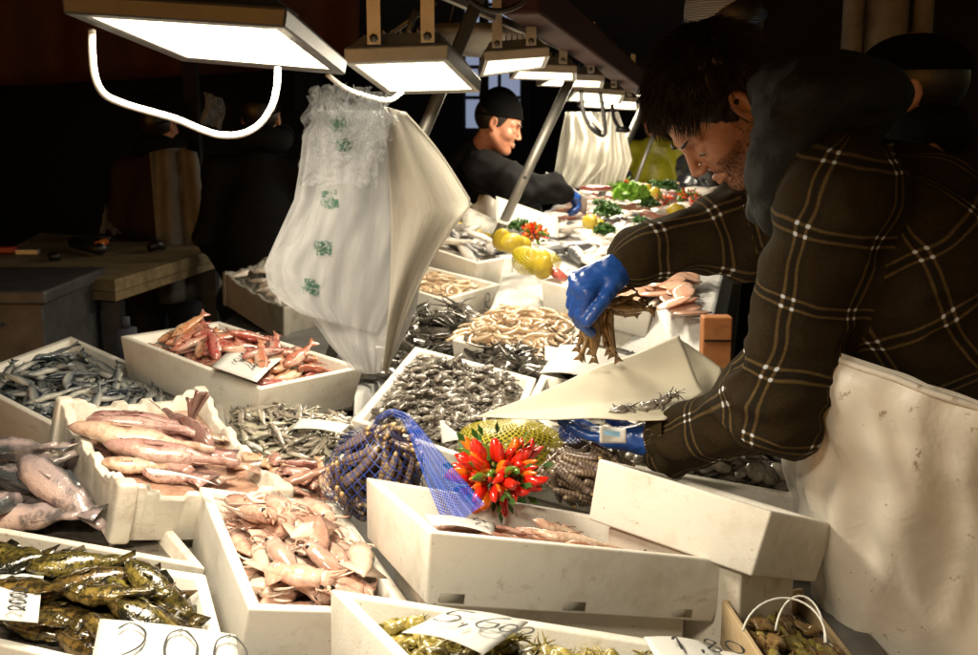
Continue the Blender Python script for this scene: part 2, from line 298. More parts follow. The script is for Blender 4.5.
# ------------------------------------------------------------------ mesh helpers
class MB:
    def __init__(s): s.v = []; s.f = []; s.uv = None; s.mi = []; s.cur = 0; s.uvs = []
    def add(s, vs, fs, uvs=None):
        o = len(s.v); s.v += [tuple(p) for p in vs]
        for f in fs: s.f.append(tuple(i + o for i in f)); s.mi.append(s.cur)
        s.uvs += (uvs if uvs else [(0, 0)] * len(vs))
        return s
    def hexa(s, b, t):   # bottom quad, top quad (same winding, ccw from above)
        return s.add(list(b) + list(t), [(3, 2, 1, 0), (4, 5, 6, 7), (0, 1, 5, 4), (1, 2, 6, 5), (2, 3, 7, 6), (3, 0, 4, 7)])
    def box(s, c, size, mtx=None):
        c = Vector(c); x, y, z = [q / 2 for q in size]
        P = [Vector(p) for p in ((-x, -y, -z), (x, -y, -z), (x, y, -z), (-x, y, -z), (-x, -y, z), (x, -y, z), (x, y, z), (-x, y, z))]
        P = [(mtx @ p if mtx else p) + c for p in P]; return s.hexa(P[:4], P[4:])
    def tube(s, pts, r, n=8, cap=True):
        pts = [Vector(p) for p in pts]; k = len(pts); rs = r if isinstance(r, (list, tuple)) else [r] * k
        vs = []; us = []; prev = None; acc = 0
        for i, p in enumerate(pts):
            d = (pts[min(i + 1, k - 1)] - pts[max(i - 1, 0)])
            d = d.normalized() if d.length > 1e-9 else Vector((0, 0, 1))
            if prev is None:
                a = d.orthogonal().normalized()
            else:
                a = (prev - d * prev.dot(d)); a = a.normalized() if a.length > 1e-6 else d.orthogonal().normalized()
            prev = a; b = d.cross(a)
            if i: acc += (p - pts[i - 1]).length
            for j in range(n):
                t = 2 * math.pi * j / n; vs.append(p + (a * math.cos(t) + b * math.sin(t)) * rs[i]); us.append((j / n, acc))
        fs = [(i * n + j, i * n + (j + 1) % n, (i + 1) * n + (j + 1) % n, (i + 1) * n + j) for i in range(k - 1) for j in range(n)]
        if cap: fs += [tuple(range(n - 1, -1, -1)), tuple(range((k - 1) * n, k * n))]
        return s.add(vs, fs, us)
    def rings(s, rings, cap=True):
        n = len(rings[0]); vs = [p for r in rings for p in r]; k = len(rings)
        fs = [(i * n + j, i * n + (j + 1) % n, (i + 1) * n + (j + 1) % n, (i + 1) * n + j) for i in range(k - 1) for j in range(n)]
        if cap: fs += [tuple(range(n - 1, -1, -1)), tuple(range((k - 1) * n, k * n))]
        return s.add(vs, fs)
    def grid(s, fn, nu, nv):
        vs = []; us = []
        for j in range(nv + 1):
            for i in range(nu + 1):
                u, v = i / nu, j / nv; vs.append(fn(u, v)); us.append((u, v))
        fs = [(j * (nu + 1) + i, j * (nu + 1) + i + 1, (j + 1) * (nu + 1) + i + 1, (j + 1) * (nu + 1) + i) for j in range(nv) for i in range(nu)]
        return s.add(vs, fs, us)
    def ell(s, c, r, mtx=None, nu=12, nv=8):
        c = Vector(c); vs = []
        for j in range(nv + 1):
            ph = math.pi * j / nv
            for i in range(nu):
                th = 2 * math.pi * i / nu; p = Vector((r[0] * math.sin(ph) * math.cos(th), r[1] * math.sin(ph) * math.sin(th), r[2] * math.cos(ph)))
                vs.append((mtx @ p if mtx else p) + c)
        fs = [(j * nu + i, (j + 1) * nu + i, (j + 1) * nu + (i + 1) % nu, j * nu + (i + 1) % nu) for j in range(nv) for i in range(nu)]
        return s.add(vs, fs)
    def prism(s, poly, z0, z1):
        n = len(poly); vs = [(x, y, z0) for x, y in poly] + [(x, y, z1) for x, y in poly]
        return s.add(vs, [tuple(range(n - 1, -1, -1)), tuple(range(n, 2 * n))] + [(i, (i + 1) % n, n + (i + 1) % n, n + i) for i in range(n)])
    def mesh(s, name, mats, smooth=True, uvm=False):
        me = bpy.data.meshes.new(name); me.from_pydata(s.v, [], s.f); 
        for m in (mats if isinstance(mats, (list, tuple)) else [mats]): me.materials.append(m)
        me.polygons.foreach_set('material_index', s.mi); me.polygons.foreach_set('use_smooth', [smooth] * len(s.f))
        ul = me.uv_layers.new(name='uv'); li = np.empty(len(me.loops), dtype=np.int32); me.loops.foreach_get('vertex_index', li)
        ul.data.foreach_set('uv', np.array(s.uvs, dtype=np.float32)[li].ravel())
        me.update(); return me
def obj(name, me, parent=None, mat=None, smooth=True, mod=None, **tags):
    if isinstance(me, MB): me = me.mesh(name, mat, smooth)
    o = bpy.data.objects.new(name, me); COL.objects.link(o)
    if parent is not None: o.parent = parent
    for k, v in tags.items(): o[k] = v
    if mod:
        if 'bevel' in mod: b = o.modifiers.new('b', 'BEVEL'); b.width = mod['bevel']; b.segments = mod.get('seg', 2); b.limit_method = 'ANGLE'; b.angle_limit = .7
        if 'sub' in mod: b = o.modifiers.new('s', 'SUBSURF'); b.levels = b.render_levels = mod['sub']
        if 'solid' in mod: b = o.modifiers.new('t', 'SOLIDIFY'); b.thickness = mod['solid']; b.offset = 0
    return o
def thing(name, label, cat, loc=(0, 0, 0), group=None):
    o = bpy.data.objects.new(name, None); COL.objects.link(o); o.location = loc; o.empty_display_size = .05
    o['label'] = label; o['category'] = cat
    if group: o['group'] = group
    return o
def basis(ex, ey, ez, c):
    m = Matrix.Identity(4)
    for i, a in enumerate((ex, ey, ez, c)):
        for j in range(3): m[j][i] = a[j]
    return m
def local(root, MBm):
    """shift mesh-builder vertices from world into root's translated frame"""
    L = Vector(root.location); MBm.v = [tuple(Vector(p) - L) for p in MBm.v]; return MBm
def nz(p, s=1.0): return mnoise.noise(Vector(p) * s)
# ------------------------------------------------------------------ signed distance bodies
def _n(a): return np.asarray(a, dtype=np.float32)
def sd_cone(P, a, b, ra, rb):
    a = _n(a); b = _n(b); d = b - a; L2 = float(d @ d) + 1e-12
    t = np.clip(((P - a) @ d) / L2, 0, 1); q = P - a - t[..., None] * d
    return np.sqrt((q * q).sum(-1)) - (ra + (rb - ra) * t)
def sd_ell(P, c, r, R=None):
    q = P - _n(c)
    if R is not None: q = q @ _n(R)
    r = _n(r); k0 = np.sqrt(((q / r) ** 2).sum(-1)) + 1e-6; k1 = np.sqrt(((q / (r * r)) ** 2).sum(-1)) + 1e-6
    return k0 * (k0 - 1) / k1
def smin(a, b, k):
    h = np.clip(.5 + .5 * (b - a) / k, 0, 1); return b + (a - b) * h - k * h * (1 - h)
def smax(a, b, k): return -smin(-a, -b, k)
def nets(f, lo, hi, h):
    lo = _n(lo); hi = _n(hi); n = np.ceil((hi - lo) / h).astype(int) + 1
    ax = [lo[i] + h * np.arange(n[i], dtype=np.float32) for i in range(3)]
    G = np.stack(np.meshgrid(*ax, indexing='ij'), -1); V = np.empty(n, np.float32)
    for i in range(0, n[0], 16): V[i:i + 16] = f(G[i:i + 16])
    S = V < 0; cn = n - 1
    acc = np.zeros((*cn, 3), np.float32); cnt = np.zeros(cn, np.float32)
    for axn in range(3):
        o1, o2 = [a for a in range(3) if a != axn]
        for i in (0, 1):
            for j in (0, 1):
                sa = [slice(0, cn[0]), slice(0, cn[1]), slice(0, cn[2])]
                sa[o1] = slice(i, cn[o1] + i); sa[o2] = slice(j, cn[o2] + j)
                sb = list(sa); sb[axn] = slice(1, cn[axn] + 1)
                va, vb = V[tuple(sa)], V[tuple(sb)]; m = (va < 0) != (vb < 0)
                t = np.where(m, va / np.where(m, va - vb, 1), 0); p = np.zeros((*cn, 3), np.float32)
                p[..., axn] = t; p[..., o1] = i; p[..., o2] = j
                acc += p * m[..., None]; cnt += m
    act = cnt > 0; idx = -np.ones(cn, np.int64); idx[act] = np.arange(act.sum())
    cells = np.argwhere(act); verts = lo + h * (cells + acc[act] / cnt[act][:, None])
    faces = []
    for axn in range(3):
        o1, o2 = (axn + 1) % 3, (axn + 2) % 3
        sa = [slice(1, cn[0]), slice(1, cn[1]), slice(1, cn[2])]; sa[axn] = slice(0, cn[axn]); sb = list(sa); sb[axn] = slice(1, cn[axn] + 1)
        A, B = S[tuple(sa)], S[tuple(sb)]; w = np.argwhere(A != B); 
        off = np.array([1 if a != axn else 0 for a in range(3)]); c = w + off
        d1 = np.zeros(3, int); d1[o1] = 1; d2 = np.zeros(3, int); d2[o2] = 1
        q = np.stack([idx[tuple((c - d1 - d2).T)], idx[tuple((c - d2).T)], idx[tuple(c.T)], idx[tuple((c - d1).T)]], 1)
        fl = ~A[tuple(w.T)]; q[fl] = q[fl][:, ::-1]; faces.append(q)
    faces = np.concatenate(faces); faces = faces[(faces >= 0).all(1)]
    return verts, faces
def np_mesh(name, V, Fc, mat):
    me = bpy.data.meshes.new(name); me.from_pydata(V.tolist(), [], Fc.tolist())
    me.polygons.foreach_set('use_smooth', [True] * len(me.polygons)); me.materials.append(mat); me.update(); return me
# ------------------------------------------------------------------ people
def frame(f, up):
    f = Vector(f).normalized(); l = Vector(up).cross(f).normalized(); u = f.cross(l)
    return np.array([[f[i], l[i], u[i]] for i in range(3)], np.float32), f, l, u
def head_sdf(P, c, R, s=1.0, ears=True):
    q = ((P - _n(c)) @ R) / s; qa = q.copy(); qa[..., 1] = np.abs(qa[..., 1])
    d = sd_ell(q, (-.012, 0, .035), (.100, .077, .092))
    d = smin(d, sd_ell(q, (.030, 0, -.035), (.062, .059, .080)), .03)
    d = smin(d, sd_cone(qa, (-.005, .055, -.05), (.060, .016, -.100), .020, .019), .03)   # jaw
    d = smin(d, sd_ell(q, (.070, 0, -.103), (.020, .022, .018)), .02)                      # chin
    d = smin(d, sd_cone(qa, (.083, .012, .020), (.072, .045, .018), .010, .009), .014)     # brow
    d = smin(d, sd_ell(qa, (.058, .043, -.030), (.026, .020, .022)), .02)                  # cheek
    d = smax(d, -sd_ell(qa, (.096, .031, -.001), (.018, .017, .013)), .014)                # socket
    d = smin(d, sd_ell(qa, (.074, .031, -.003), (.0145, .0155, .0125)), .003)              # lid
    d = smin(d, sd_cone(q, (.089, 0, .008), (.111, 0, -.031), .0070, .0085), .010)         # nose
    d = smin(d, sd_ell(qa, (.102, .0115, -.035), (.011, .0072, .0072)), .006)
    d = smax(d, -sd_ell(qa, (.104, .0065, -.0435), (.006, .0035, .005)), .002)
    d = smin(d, sd_cone(qa, (.0955, 0, -.0645), (.086, .021, -.069), .0060, .0035), .005)  # lips
    d = smin(d, sd_cone(qa, (.0935, 0, -.0755), (.085, .018, -.071), .0068, .0035), .004)
    d = smax(d, -sd_cone(qa, (.1035, 0, -.0695), (.089, .022, -.0695), .0022, .0015), .003)
    if ears:
        e = sd_ell(qa, (-.012, .079, -.003), (.019, .0085, .032))
        e = smax(e, -sd_ell(qa, (-.010, .087, .001), (.011, .007, .020)), .004)
        e = smin(e, sd_ell(qa, (-.004, .080, -.028), (.008, .006, .010)), .006)
        d = smin(d, e, .005)
    return d * s
def hand_chains(W, f, n, s, curl, scale=1.0, spread=1.0, thumb=None):
    """W wrist, f towards the knuckles, n out of the palm, s towards the thumb; curl = three bend angles per finger"""
    W = Vector(W); f = Vector(f).normalized(); n = (Vector(n) - f * Vector(n).dot(f)).normalized(); s_ = f.cross(n)
    if s_.dot(Vector(s)) < 0: s_ = -s_
    ch = []; lens = ((.044, .027, .021), (.048, .031, .022), (.044, .029, .021), (.034, .022, .018)); offs = (.030, .010, -.010, -.028); kf = (.088, .090, .086, .078)
    for i in range(4):
        p = W + (f * kf[i] + s_ * offs[i] * spread) * scale; pts = [p]; a = 0; c = curl[i]
        fan = s_ * (1.5 - i) * .09 * spread
        for k in range(3):
            a += c[k]; dr = (f * math.cos(a) + n * math.sin(a) + fan).normalized(); p = p + dr * lens[i][k] * scale; pts.append(p)
        r0 = (.0098, .0100, .0096, .0086)[i] * scale
        ch.append((pts, (r0 * 1.08, r0, r0 * .93, r0 * .78)))
    tb = thumb or (.9, .7, .5)
    p = W + (f * .028 + s_ * .028) * scale; pts = [p]
    for k, (L, (a, b, c_)) in enumerate(zip((.040, .032, .026), ((.75, .75, .25), (.9, .35, .45), (.9, .05, .6)))):
        p = p + (f * a + s_ * b * tb[0] + n * c_ * tb[1]).normalized() * L * scale; pts.append(p)
    ch.append((pts, (.0150 * scale, .0120 * scale, .0108 * scale, .0088 * scale)))
    return W, f, n, s_, ch
def hand_sdf(P, H, scale=1.0, fat=0.0):
    W, f, n, s, ch = H[:5]
    d = sd_cone(P, W - f * .03 * scale, W + f * .01 * scale, .027 * scale, .026 * scale)
    for pts, rr in ch[:4]:
        d = smin(d, sd_cone(P, W + (pts[0] - W) * .15, pts[0], .019 * scale, .0135 * scale), .016 * scale)
    pts = ch[4][0]; d = smin(d, sd_cone(P, W + s * .012 * scale, pts[0], .02 * scale, .018 * scale), .02 * scale)
    for pts, rr in ch:
        g = None
        for i in range(3):
            q = sd_cone(P, pts[i], pts[i + 1], rr[i], rr[i + 1]); g = q if g is None else np.minimum(g, q)
        d = smin(d, g, .007 * scale)
    return d - fat
def hand_box(H, pad=.03):
    pts = [H[0] - H[1] * .05] + [p for c, _ in H[4] for p in c]
    return [min(p[i] for p in pts) - pad for i in range(3)], [max(p[i] for p in pts) + pad for i in range(3)]
def bbox_pts(pts, pad): return [min(p[i] for p in pts) - pad for i in range(3)], [max(p[i] for p in pts) + pad for i in range(3)]
def cones_sdf(P, segs, k):
    d = None
    for a, b, ra, rb in segs:
        q = sd_cone(P, a, b, ra, rb); d = q if d is None else smin(d, q, k)
    return d
def plaid_uv(me, segs):
    """cylindrical cloth coordinates round the nearest bone, in metres; no seam inside a face"""
    n = len(me.polygons); cen = np.empty(n * 3, np.float32); me.polygons.foreach_get('center', cen); cen = cen.reshape(-1, 3)
    D = []
    for a, b, ra, rb, off in segs: D.append(sd_cone(cen, a, b, ra, rb))
    pick = np.argmin(np.stack(D), 0)
    ul = me.uv_layers.new(name='uv') if not me.uv_layers else me.uv_layers[0]
    F = []
    for a, b, ra, rb, (off, ref) in segs:
        d = (Vector(b) - Vector(a)).normalized(); x = (Vector(ref) - d * Vector(ref).dot(d)).normalized(); F.append((Vector(a), d, x, d.cross(x), (ra + rb) / 2, off))
    vs = me.vertices
    for p in me.polygons:
        a, d, x, y, r, off = F[pick[p.index]]; q = Vector(p.center) - a; a0 = math.atan2(q.dot(y), q.dot(x))
        for li in p.loop_indices:
            q = vs[me.loops[li].vertex_index].co - a; t = math.atan2(q.dot(y), q.dot(x))
            if t - a0 > math.pi: t -= 2 * math.pi
            if t - a0 < -math.pi: t += 2 * math.pi
            ul.data[li].uv = (t * r, q.dot(d) + off)
def displace_mesh(me, fn):
    co = [v.co.copy() for v in me.vertices]; no = [v.normal.copy() for v in me.vertices]
    for v, c, n in zip(me.vertices, co, no): v.co = c + n * fn(c)
    me.update()
def foldfn(amp, sc_=1.0, bones=()):
    def f(c):
        e = 1.0
        for b, rr in bones:
            e = max(e, 1 + 2.6 * max(0, 1 - (c - b).length / rr))
        w = mnoise.noise(c * 6 * sc_) * .05
        r = (1 - abs(mnoise.noise(Vector((c.x * 10 + w, c.y * 10, c.z * 19)) * sc_)) * 2.2)
        return amp * e * (r * .55 + mnoise.noise(c * 7 * sc_) * .8)
    return f
def eyes(c, f, l, u, root, r=.0118):
    for sgn in (1, -1):
        m = MB(); p = c + f * .0765 + l * .031 * sgn - u * .006; m.ell(p, (r, r, r)); obj('eye', m, root, M['eyewhite'])
def person(label, J, head, jacket='blackcloth', legs='trousers', R=None, res=(.007, .014), gloves=None, group=None, skinm='skin', headwear=None, hair=True, noarms=False, extra=None, folds=.006):
    """J: joints in world; head = (centre, forward, up)"""
    R = R or {}
    g = Vector((J['pelvis'].x, J['pelvis'].y, 0)); t = thing('person', label, 'person', (0, 0, 0), group)
    hc, hf, hu = head; Rm, f, l, u = frame(hf, hu); hc = Vector(hc)
    neck = [(hc - u * .06 - f * .022, J['neck'], .054, .062)]
    def fh(P): return smin(head_sdf(P, hc, Rm), cones_sdf(P, neck, .02), .02)
    V, Fc = nets(fh, *bbox_pts([hc + f * .03 - u * .02, hc - f * .02 + u * .04, J['neck']], .135), res[0])
    arms = []
    for s in 'LR': arms += [(J['sh' + s], J['el' + s], .046, .038), (J['el' + s], J['wr' + s], .037, .025)]
    for s in 'LR': 
        if 'ha' + s in J: arms.append((J['wr' + s], J['ha' + s], .025, .03))
    legsg = []
    for s in 'LR': legsg += [(J['hip' + s], J['kn' + s], .080, .052), (J['kn' + s], J['an' + s], .050, .036), (J['an' + s], J['an' + s] + J['fwd'] * .14 - Vector((0, 0, .035)), .036, .026)]
    torso = [(J['pelvis'], J['chest'], .115, .125), (J['chest'], J['neck'], .115, .055), (J['shL'], J['shR'], .055, .055), (J['hipL'], J['hipR'], .09, .09)]
    bs = torso + arms + legsg; ptsb = [p for a in bs for p in a[:2]]
    V2, F2 = nets(lambda P: cones_sdf(P, bs, .03), *bbox_pts(ptsb, .15), max(res[1], .016))
    body = np_mesh('body', np.concatenate([V, V2]), np.concatenate([Fc, F2 + len(V)]), M[skinm]); obj('body', body, t)
    eyes(hc, f, l, u, t)
    for sgn in (1, -1):
        m = MB(); m.tube([hc + f * (.0905 - abs(k) * .0035) + l * (.031 + k * .0065) * sgn + u * (-.0105 - .0012 * k * k) for k in (-1.6, -.8, 0, .8, 1.6)], .0011, 5); obj('eyelash', m, t, M['brow'])
        m = MB(); m.tube([hc + f * (.096 - .004 * k * k * .6 - .003 * k) + l * (.030 + k * .011) * sgn + u * (.024 + .002 * k) for k in (-1.4, -.5, .5, 1.5)], [.002, .0035, .003, .001], 6); obj('eyebrow', m, t, M['brow'])
    # coat
    rc, ra = R.get('chest', .165), R.get('arm', .062)
    js = [(J['pelvis'], J['chest'], R.get('pelvis', .17), rc), (J['chest'], J['neck'] - (J['neck'] - J['chest']) * .12, rc * .95, .085), (J['shL'], J['shR'], ra * 1.15, ra * 1.15)]
    for s in 'LR':
        a = J['wr' + s] - (J['wr' + s] - J['el' + s]).normalized() * R.get('cuffback', 0)
        js += [(J['sh' + s], J['el' + s], ra * R.get('up', 1.12), ra * R.get('elb', 1.0)), (J['el' + s], a, ra * R.get('elb', 1.0), ra * .74)]
    V, Fc = nets(lambda P: cones_sdf(P, js, R.get('k', .035)), *bbox_pts([p for a in js for p in a[:2]], .23), res[1])
    jm = np_mesh('jacket', V, Fc, M[jacket]); displace_mesh(jm, foldfn(folds, R.get('fs', 1.0), [(J['elL'], .16), (J['elR'], .16), (J['wrL'], .1), (J['wrR'], .1)]))
    if jacket == 'plaid':
        refs = [(0, (0, -1, .3)), (.02, (0, -1, .3)), (.0, (0, 0, 1))]
        a1 = (J['elL'] - J['shL']).length; a2 = (J['elR'] - J['shR']).length
        refs += [(0, (0, -1, 0)), (a1, (0, -1, 0)), (0, (0, -1, 0)), (a2, (0, -1, 0))]
        plaid_uv(jm, [(*sg, rf) for sg, rf in zip(js, refs)])
    jk = obj('jacket', jm, t)
    for s in 'LR':
        d = (J['wr' + s] - J['el' + s]).normalized(); m = MB(); rr = ra * .78
        p = J['wr' + s] - d * R.get('cuffback', 0)
        m.tube([p - d * .02, p + d * .0, p + d * .018, p + d * .026, p + d * .024, p + d * .0], [rr * .97, rr * 1.0, rr * 1.0, rr * .96, rr * .86, rr * .82], 20, False)
        obj('cuff', m, jk, M[R.get('cuff', jacket)])
    V, Fc = nets(lambda P: cones_sdf(P, [(J['hipL'], J['hipR'], .12, .12), (J['pelvis'] + Vector((0, 0, .05)), J['pelvis'], .13, .13)] + [(J['hip' + s], J['kn' + s], .105, .075) for s in 'LR'] + [(J['kn' + s], J['an' + s] + Vector((0, 0, .03)), .075, .06) for s in 'LR'], .03), *bbox_pts([J[k + s] for k in ('hip', 'kn', 'an') for s in 'LR'] + [J['pelvis'] + Vector((0, 0, .1))], .16), .018)
    obj('trousers', np_mesh('trousers', V, Fc, M[legs]), t)
    if gloves:
        for s, H in gloves.items():
            V, Fc = nets(lambda P: smin(hand_sdf(P, H, H[5] if len(H) > 5 else 1.0, .0012), sd_cone(P, H[0] - H[1] * .05, H[0] - H[1] * .01, .034, .03), .01), *hand_box(H[:5], .05), .0028 if res[0] < .005 else .005)
            gm = np_mesh('glove', V, Fc, M['glove']); displace_mesh(gm, lambda c: .0010 * (mnoise.noise(c * 60) + (1 - abs(mnoise.noise(Vector((c.x * 45, c.y * 45, c.z * 90)))) * 3) * .8)); obj('glove', gm, t)
    if headwear:
        kind, mat = headwear
        def q_(P): return (P - _n(hc)) @ Rm
        if kind == 'beanie':
            V, Fc = nets(lambda P: smax(smin(sd_ell(q_(P), (-.012, 0, .042), (.105, .085, .102)), sd_ell(q_(P), (-.03, 0, .10), (.06, .05, .055)), .05), -(q_(P)[..., 2] - .030 - q_(P)[..., 0] * .22), .006), *bbox_pts([hc + u * .06], .18), res[0])
            hm = obj('beanie', np_mesh('beanie', V, Fc, M[mat]), t)
            m = MB(); rim = [hc + f * (-.012 + .103 * math.cos(a)) + l * .083 * math.sin(a) + u * (.036 + .22 * (-.012 + .103 * math.cos(a))) for a in [2 * math.pi * i / 40 for i in range(41)]]
            n_ = 8; m.tube(rim, .0065 if mat == 'beanie_black' else .012, 8, False); obj('cap_band', m, hm, M[extra or mat])
        else:
            V, Fc = nets(lambda P: smin(smax(sd_ell(q_(P), (-.012, 0, .050), (.118, .100, .075)), -(q_(P)[..., 2] - .045), .008), sd_ell(q_(P), (.10, 0, .05), (.06, .07, .010)), .01), *bbox_pts([hc + u * .05 + f * .04], .2), res[0])
            obj('flat_cap', np_mesh('flat_cap', V, Fc, M[mat]), t)
    if hair:
        V, Fc = nets(lambda P: smax(sd_ell((P - _n(hc)) @ Rm, (-.020, 0, .030), (.104, .082, .094)), ((P - _n(hc)) @ Rm)[..., 0] - .035 - ((P - _n(hc)) @ Rm)[..., 2] * .35, .01), *bbox_pts([hc], .15), res[0])
        obj('hair', np_mesh('hair', V, Fc, M['hair']), t)
    return t, f, l, u, hc, jk
def legs_of(J, face, off=Vector((0, 0, 0))):
    side = Vector((0, 0, 1)).cross(face).normalized(); p = J['pelvis']; J['fwd'] = face
    for s, k in (('L', 1), ('R', -1)):
        h = p + side * .10 * k - Vector((0, 0, .03)); J['hip' + s] = h
        a = Vector((h.x, h.y, .09)) + side * .03 * k + face * .02; J['an' + s] = a; J['kn' + s] = (h + a) * .5 + face * .05
    return J
# ---- the fishmonger in the plaid jacket
J = dict(pelvis=at(1035, 500, 1.90), chest=at(905, 262, 1.84), neck=at(803, 160, 1.93),
         shL=at(838, 195, 1.71), shR=at(850, 190, 2.02), elL=at(778, 402, 1.74), elR=at(752, 226, 2.10),
         wrL=at(668, 441, 1.90), wrR=at(640, 255, 2.06))
legs_of(J, Vector((-1, .1, 0)).normalized())
hc = at(721, 112, 1.98); hf = Vector((-.60, -.13, -.78)); hu = Vector((-.6, -.05, .62))
W = at(619, 268, 2.05)
HR = hand_chains(W, at(583, 285, 2.02) - W, Vector((.25, .45, -.8)), (0, -1, -.25), ((.95, .75, .45), (1.05, .8, .5), (1.1, .85, .5), (1.15, .9, .5)), 1.0, .95, (.55, 1.0))
W2 = at(652, 440, 1.92)
HL = hand_chains(W2, at(606, 437, 1.96) - W2, Vector((0, .15, 1)), (0, 1, 0), ((.15, .2, .15),) * 4, .98)
v_root, vf, vl, vu, vhc, vjk = person('fishmonger in a brown plaid jacket and white apron leaning over the crates', J, (hc, hf, hu), 'plaid', 'trousers',
    dict(chest=.185, pelvis=.19, arm=.066, up=1.30, elb=1.12, k=.05, cuffback=.012), (.0027, .0075), {'R': HR + (1.0,), 'L': HL + (.98,)}, hair=False, folds=.014)
def make_hair(root, c, f, l, u, n, seed=3):
    r = random.Random(seed)
    Rm = frame(f, u)[0]
    def q_(P): return (P - _n(c)) @ Rm
    V, Fc = nets(lambda P: smax(sd_ell(q_(P), (-.024, 0, .048), (.112, .088, .108)), np.maximum(q_(P)[..., 0] - .034 - q_(P)[..., 2] * .42, -(q_(P)[..., 2] + .055 + np.maximum(q_(P)[..., 0] + .02, 0) * -1.1)), .008), *bbox_pts([c], .15), .004)
    hm = np_mesh('hair', V, Fc, M['hair']); displace_mesh(hm, lambda p: .005 * mnoise.noise(p * 40) + .003 * mnoise.noise(p * 90))
    ho = obj('hair', hm, root)
    m = MB()
    for i in range(n):
        th = r.uniform(-math.pi, math.pi); z = r.uniform(-.2, 1); ph = math.acos(max(-1, min(1, z)))
        p = Vector((-.024 + .111 * math.sin(ph) * math.cos(th), .087 * math.sin(ph) * math.sin(th), .048 + .106 * math.cos(ph)))
        if p.x > .036 + p.z * .42: continue
        if abs(p.y) > .058 and p.z < .045 and -.05 < p.x < .05: continue
        # flow: from the crown forward and down
        cr = Vector((-.07, 0, .10)); d = (p - cr); nrm = Vector(((p.x + .018) / .0104, p.y / .0064, (p.z - .04) / .0088)).normalized()
        d = (d - nrm * d.dot(nrm)).normalized(); d = (d + Vector((r.gauss(.25, .25), r.gauss(0, .28), r.gauss(-.1, .2)))).normalized()
        L = r.uniform(.026, .048) + (.006 if p.x > .03 and p.z > .06 else 0); pts = [p]; k = 5; q = p
        cl = mnoise.noise(p * 60)
        for j in range(k):
            w = j / k; d = (d + Vector((0, 0, -.12 * w)) + nrm * (.10 - .22 * w + cl * .12) + Vector((r.gauss(0, .06), r.gauss(0, .06), 0))).normalized()
            q = q + d * L / k; qq = Vector(((q.x + .024) / .113, q.y / .089, (q.z - .048) / .109))
            if qq.length < 1.0: q = Vector((-.024, 0, .048)) + (q - Vector((-.024, 0, .048))) / qq.length
            pts.append(q)
        wp = [c + f * a.x + l * a.y + u * a.z for a in pts]
        m.tube(wp, [.0009, .0010, .0009, .0007, .0005, .0002], 3, False)
    obj('hair_strand_locks', m, ho, M['hair'])
make_hair(v_root, vhc, vf, vl, vu, 7000)
def stubble(root, c, f, l, u, n, seed):
    me = [o for o in root.children if o.name.startswith('body')][0].data; r = random.Random(seed); m = MB(); cand = []
    for v in me.vertices:
        d = v.co - c; q = (d.dot(f), d.dot(l), d.dot(u))
        if abs(q[0]) < .12 and q[2] < -.035 and q[2] > -.125 and q[0] > -.02 and abs(q[1]) < .08 and not (q[0] > .084 and q[2] > -.082 and q[2] < -.060) and not (q[2] > -.052 and abs(q[1]) < .045) and v.normal.dot(u) < .55: cand.append((v.co.copy(), v.normal.copy()))
        elif abs(q[1]) > .055 and -.035 < q[0] + .0 < .022 and -.05 < q[2] < .03 and q[0] > 0: cand.append((v.co.copy(), v.normal.copy()))
    for i in range(min(n, len(cand) * 3)):
        p, nn = cand[r.randrange(len(cand))]; p = p + Vector((r.gauss(0, .0012), r.gauss(0, .0012), r.gauss(0, .0012))); d = (nn * .5 - u * .7 + f * .2 + Vector((r.gauss(0, .2), r.gauss(0, .2), r.gauss(0, .2)))).normalized()
        m.tube([p, p + d * .0035], [.00026, .0001], 3, False)
    obj('beard_stubble', m, root, M['brow'])
stubble(v_root, vhc, vf, vl, vu, 12000, 4)
# stubbly hood of the jacket lying round neck and shoulders
def hoodf(P):
    d = sd_ell(P, at(832, 92, 1.80), (.112, .15, .058))
    d = smin(d, sd_ell(P, at(795, 90, 1.76), (.060, .12, .045)), .03)
    d = smin(d, cones_sdf(P, [(at(835, 112, 1.78), at(800, 125, 1.74), .082, .060), (at(800, 125, 1.74), at(784, 168, 1.76), .060, .052), (at(784, 168, 1.76), at(780, 210, 1.80), .052, .04)], .02), .03)
    for dd in (-.065, .075):
        d = smin(d, cones_sdf(P, [(at(805, 105, 1.82 + dd), at(774, 140, 1.82 + dd * .9), .028, .024), (at(774, 140, 1.82 + dd * .9), at(762, 178, 1.82 + dd * .5), .026, .022), (at(762, 178, 1.82 + dd * .5), at(762, 214, 1.84), .022, .020)], .01), .02)
    return d
V, Fc = nets(hoodf, *bbox_pts([at(700, 40, 1.55), at(920, 250, 2.05)], .05), .006)
hm = np_mesh('hood', V, Fc, M['hood']); displace_mesh(hm, foldfn(.010, 1.6)); obj('hood', hm, vjk)
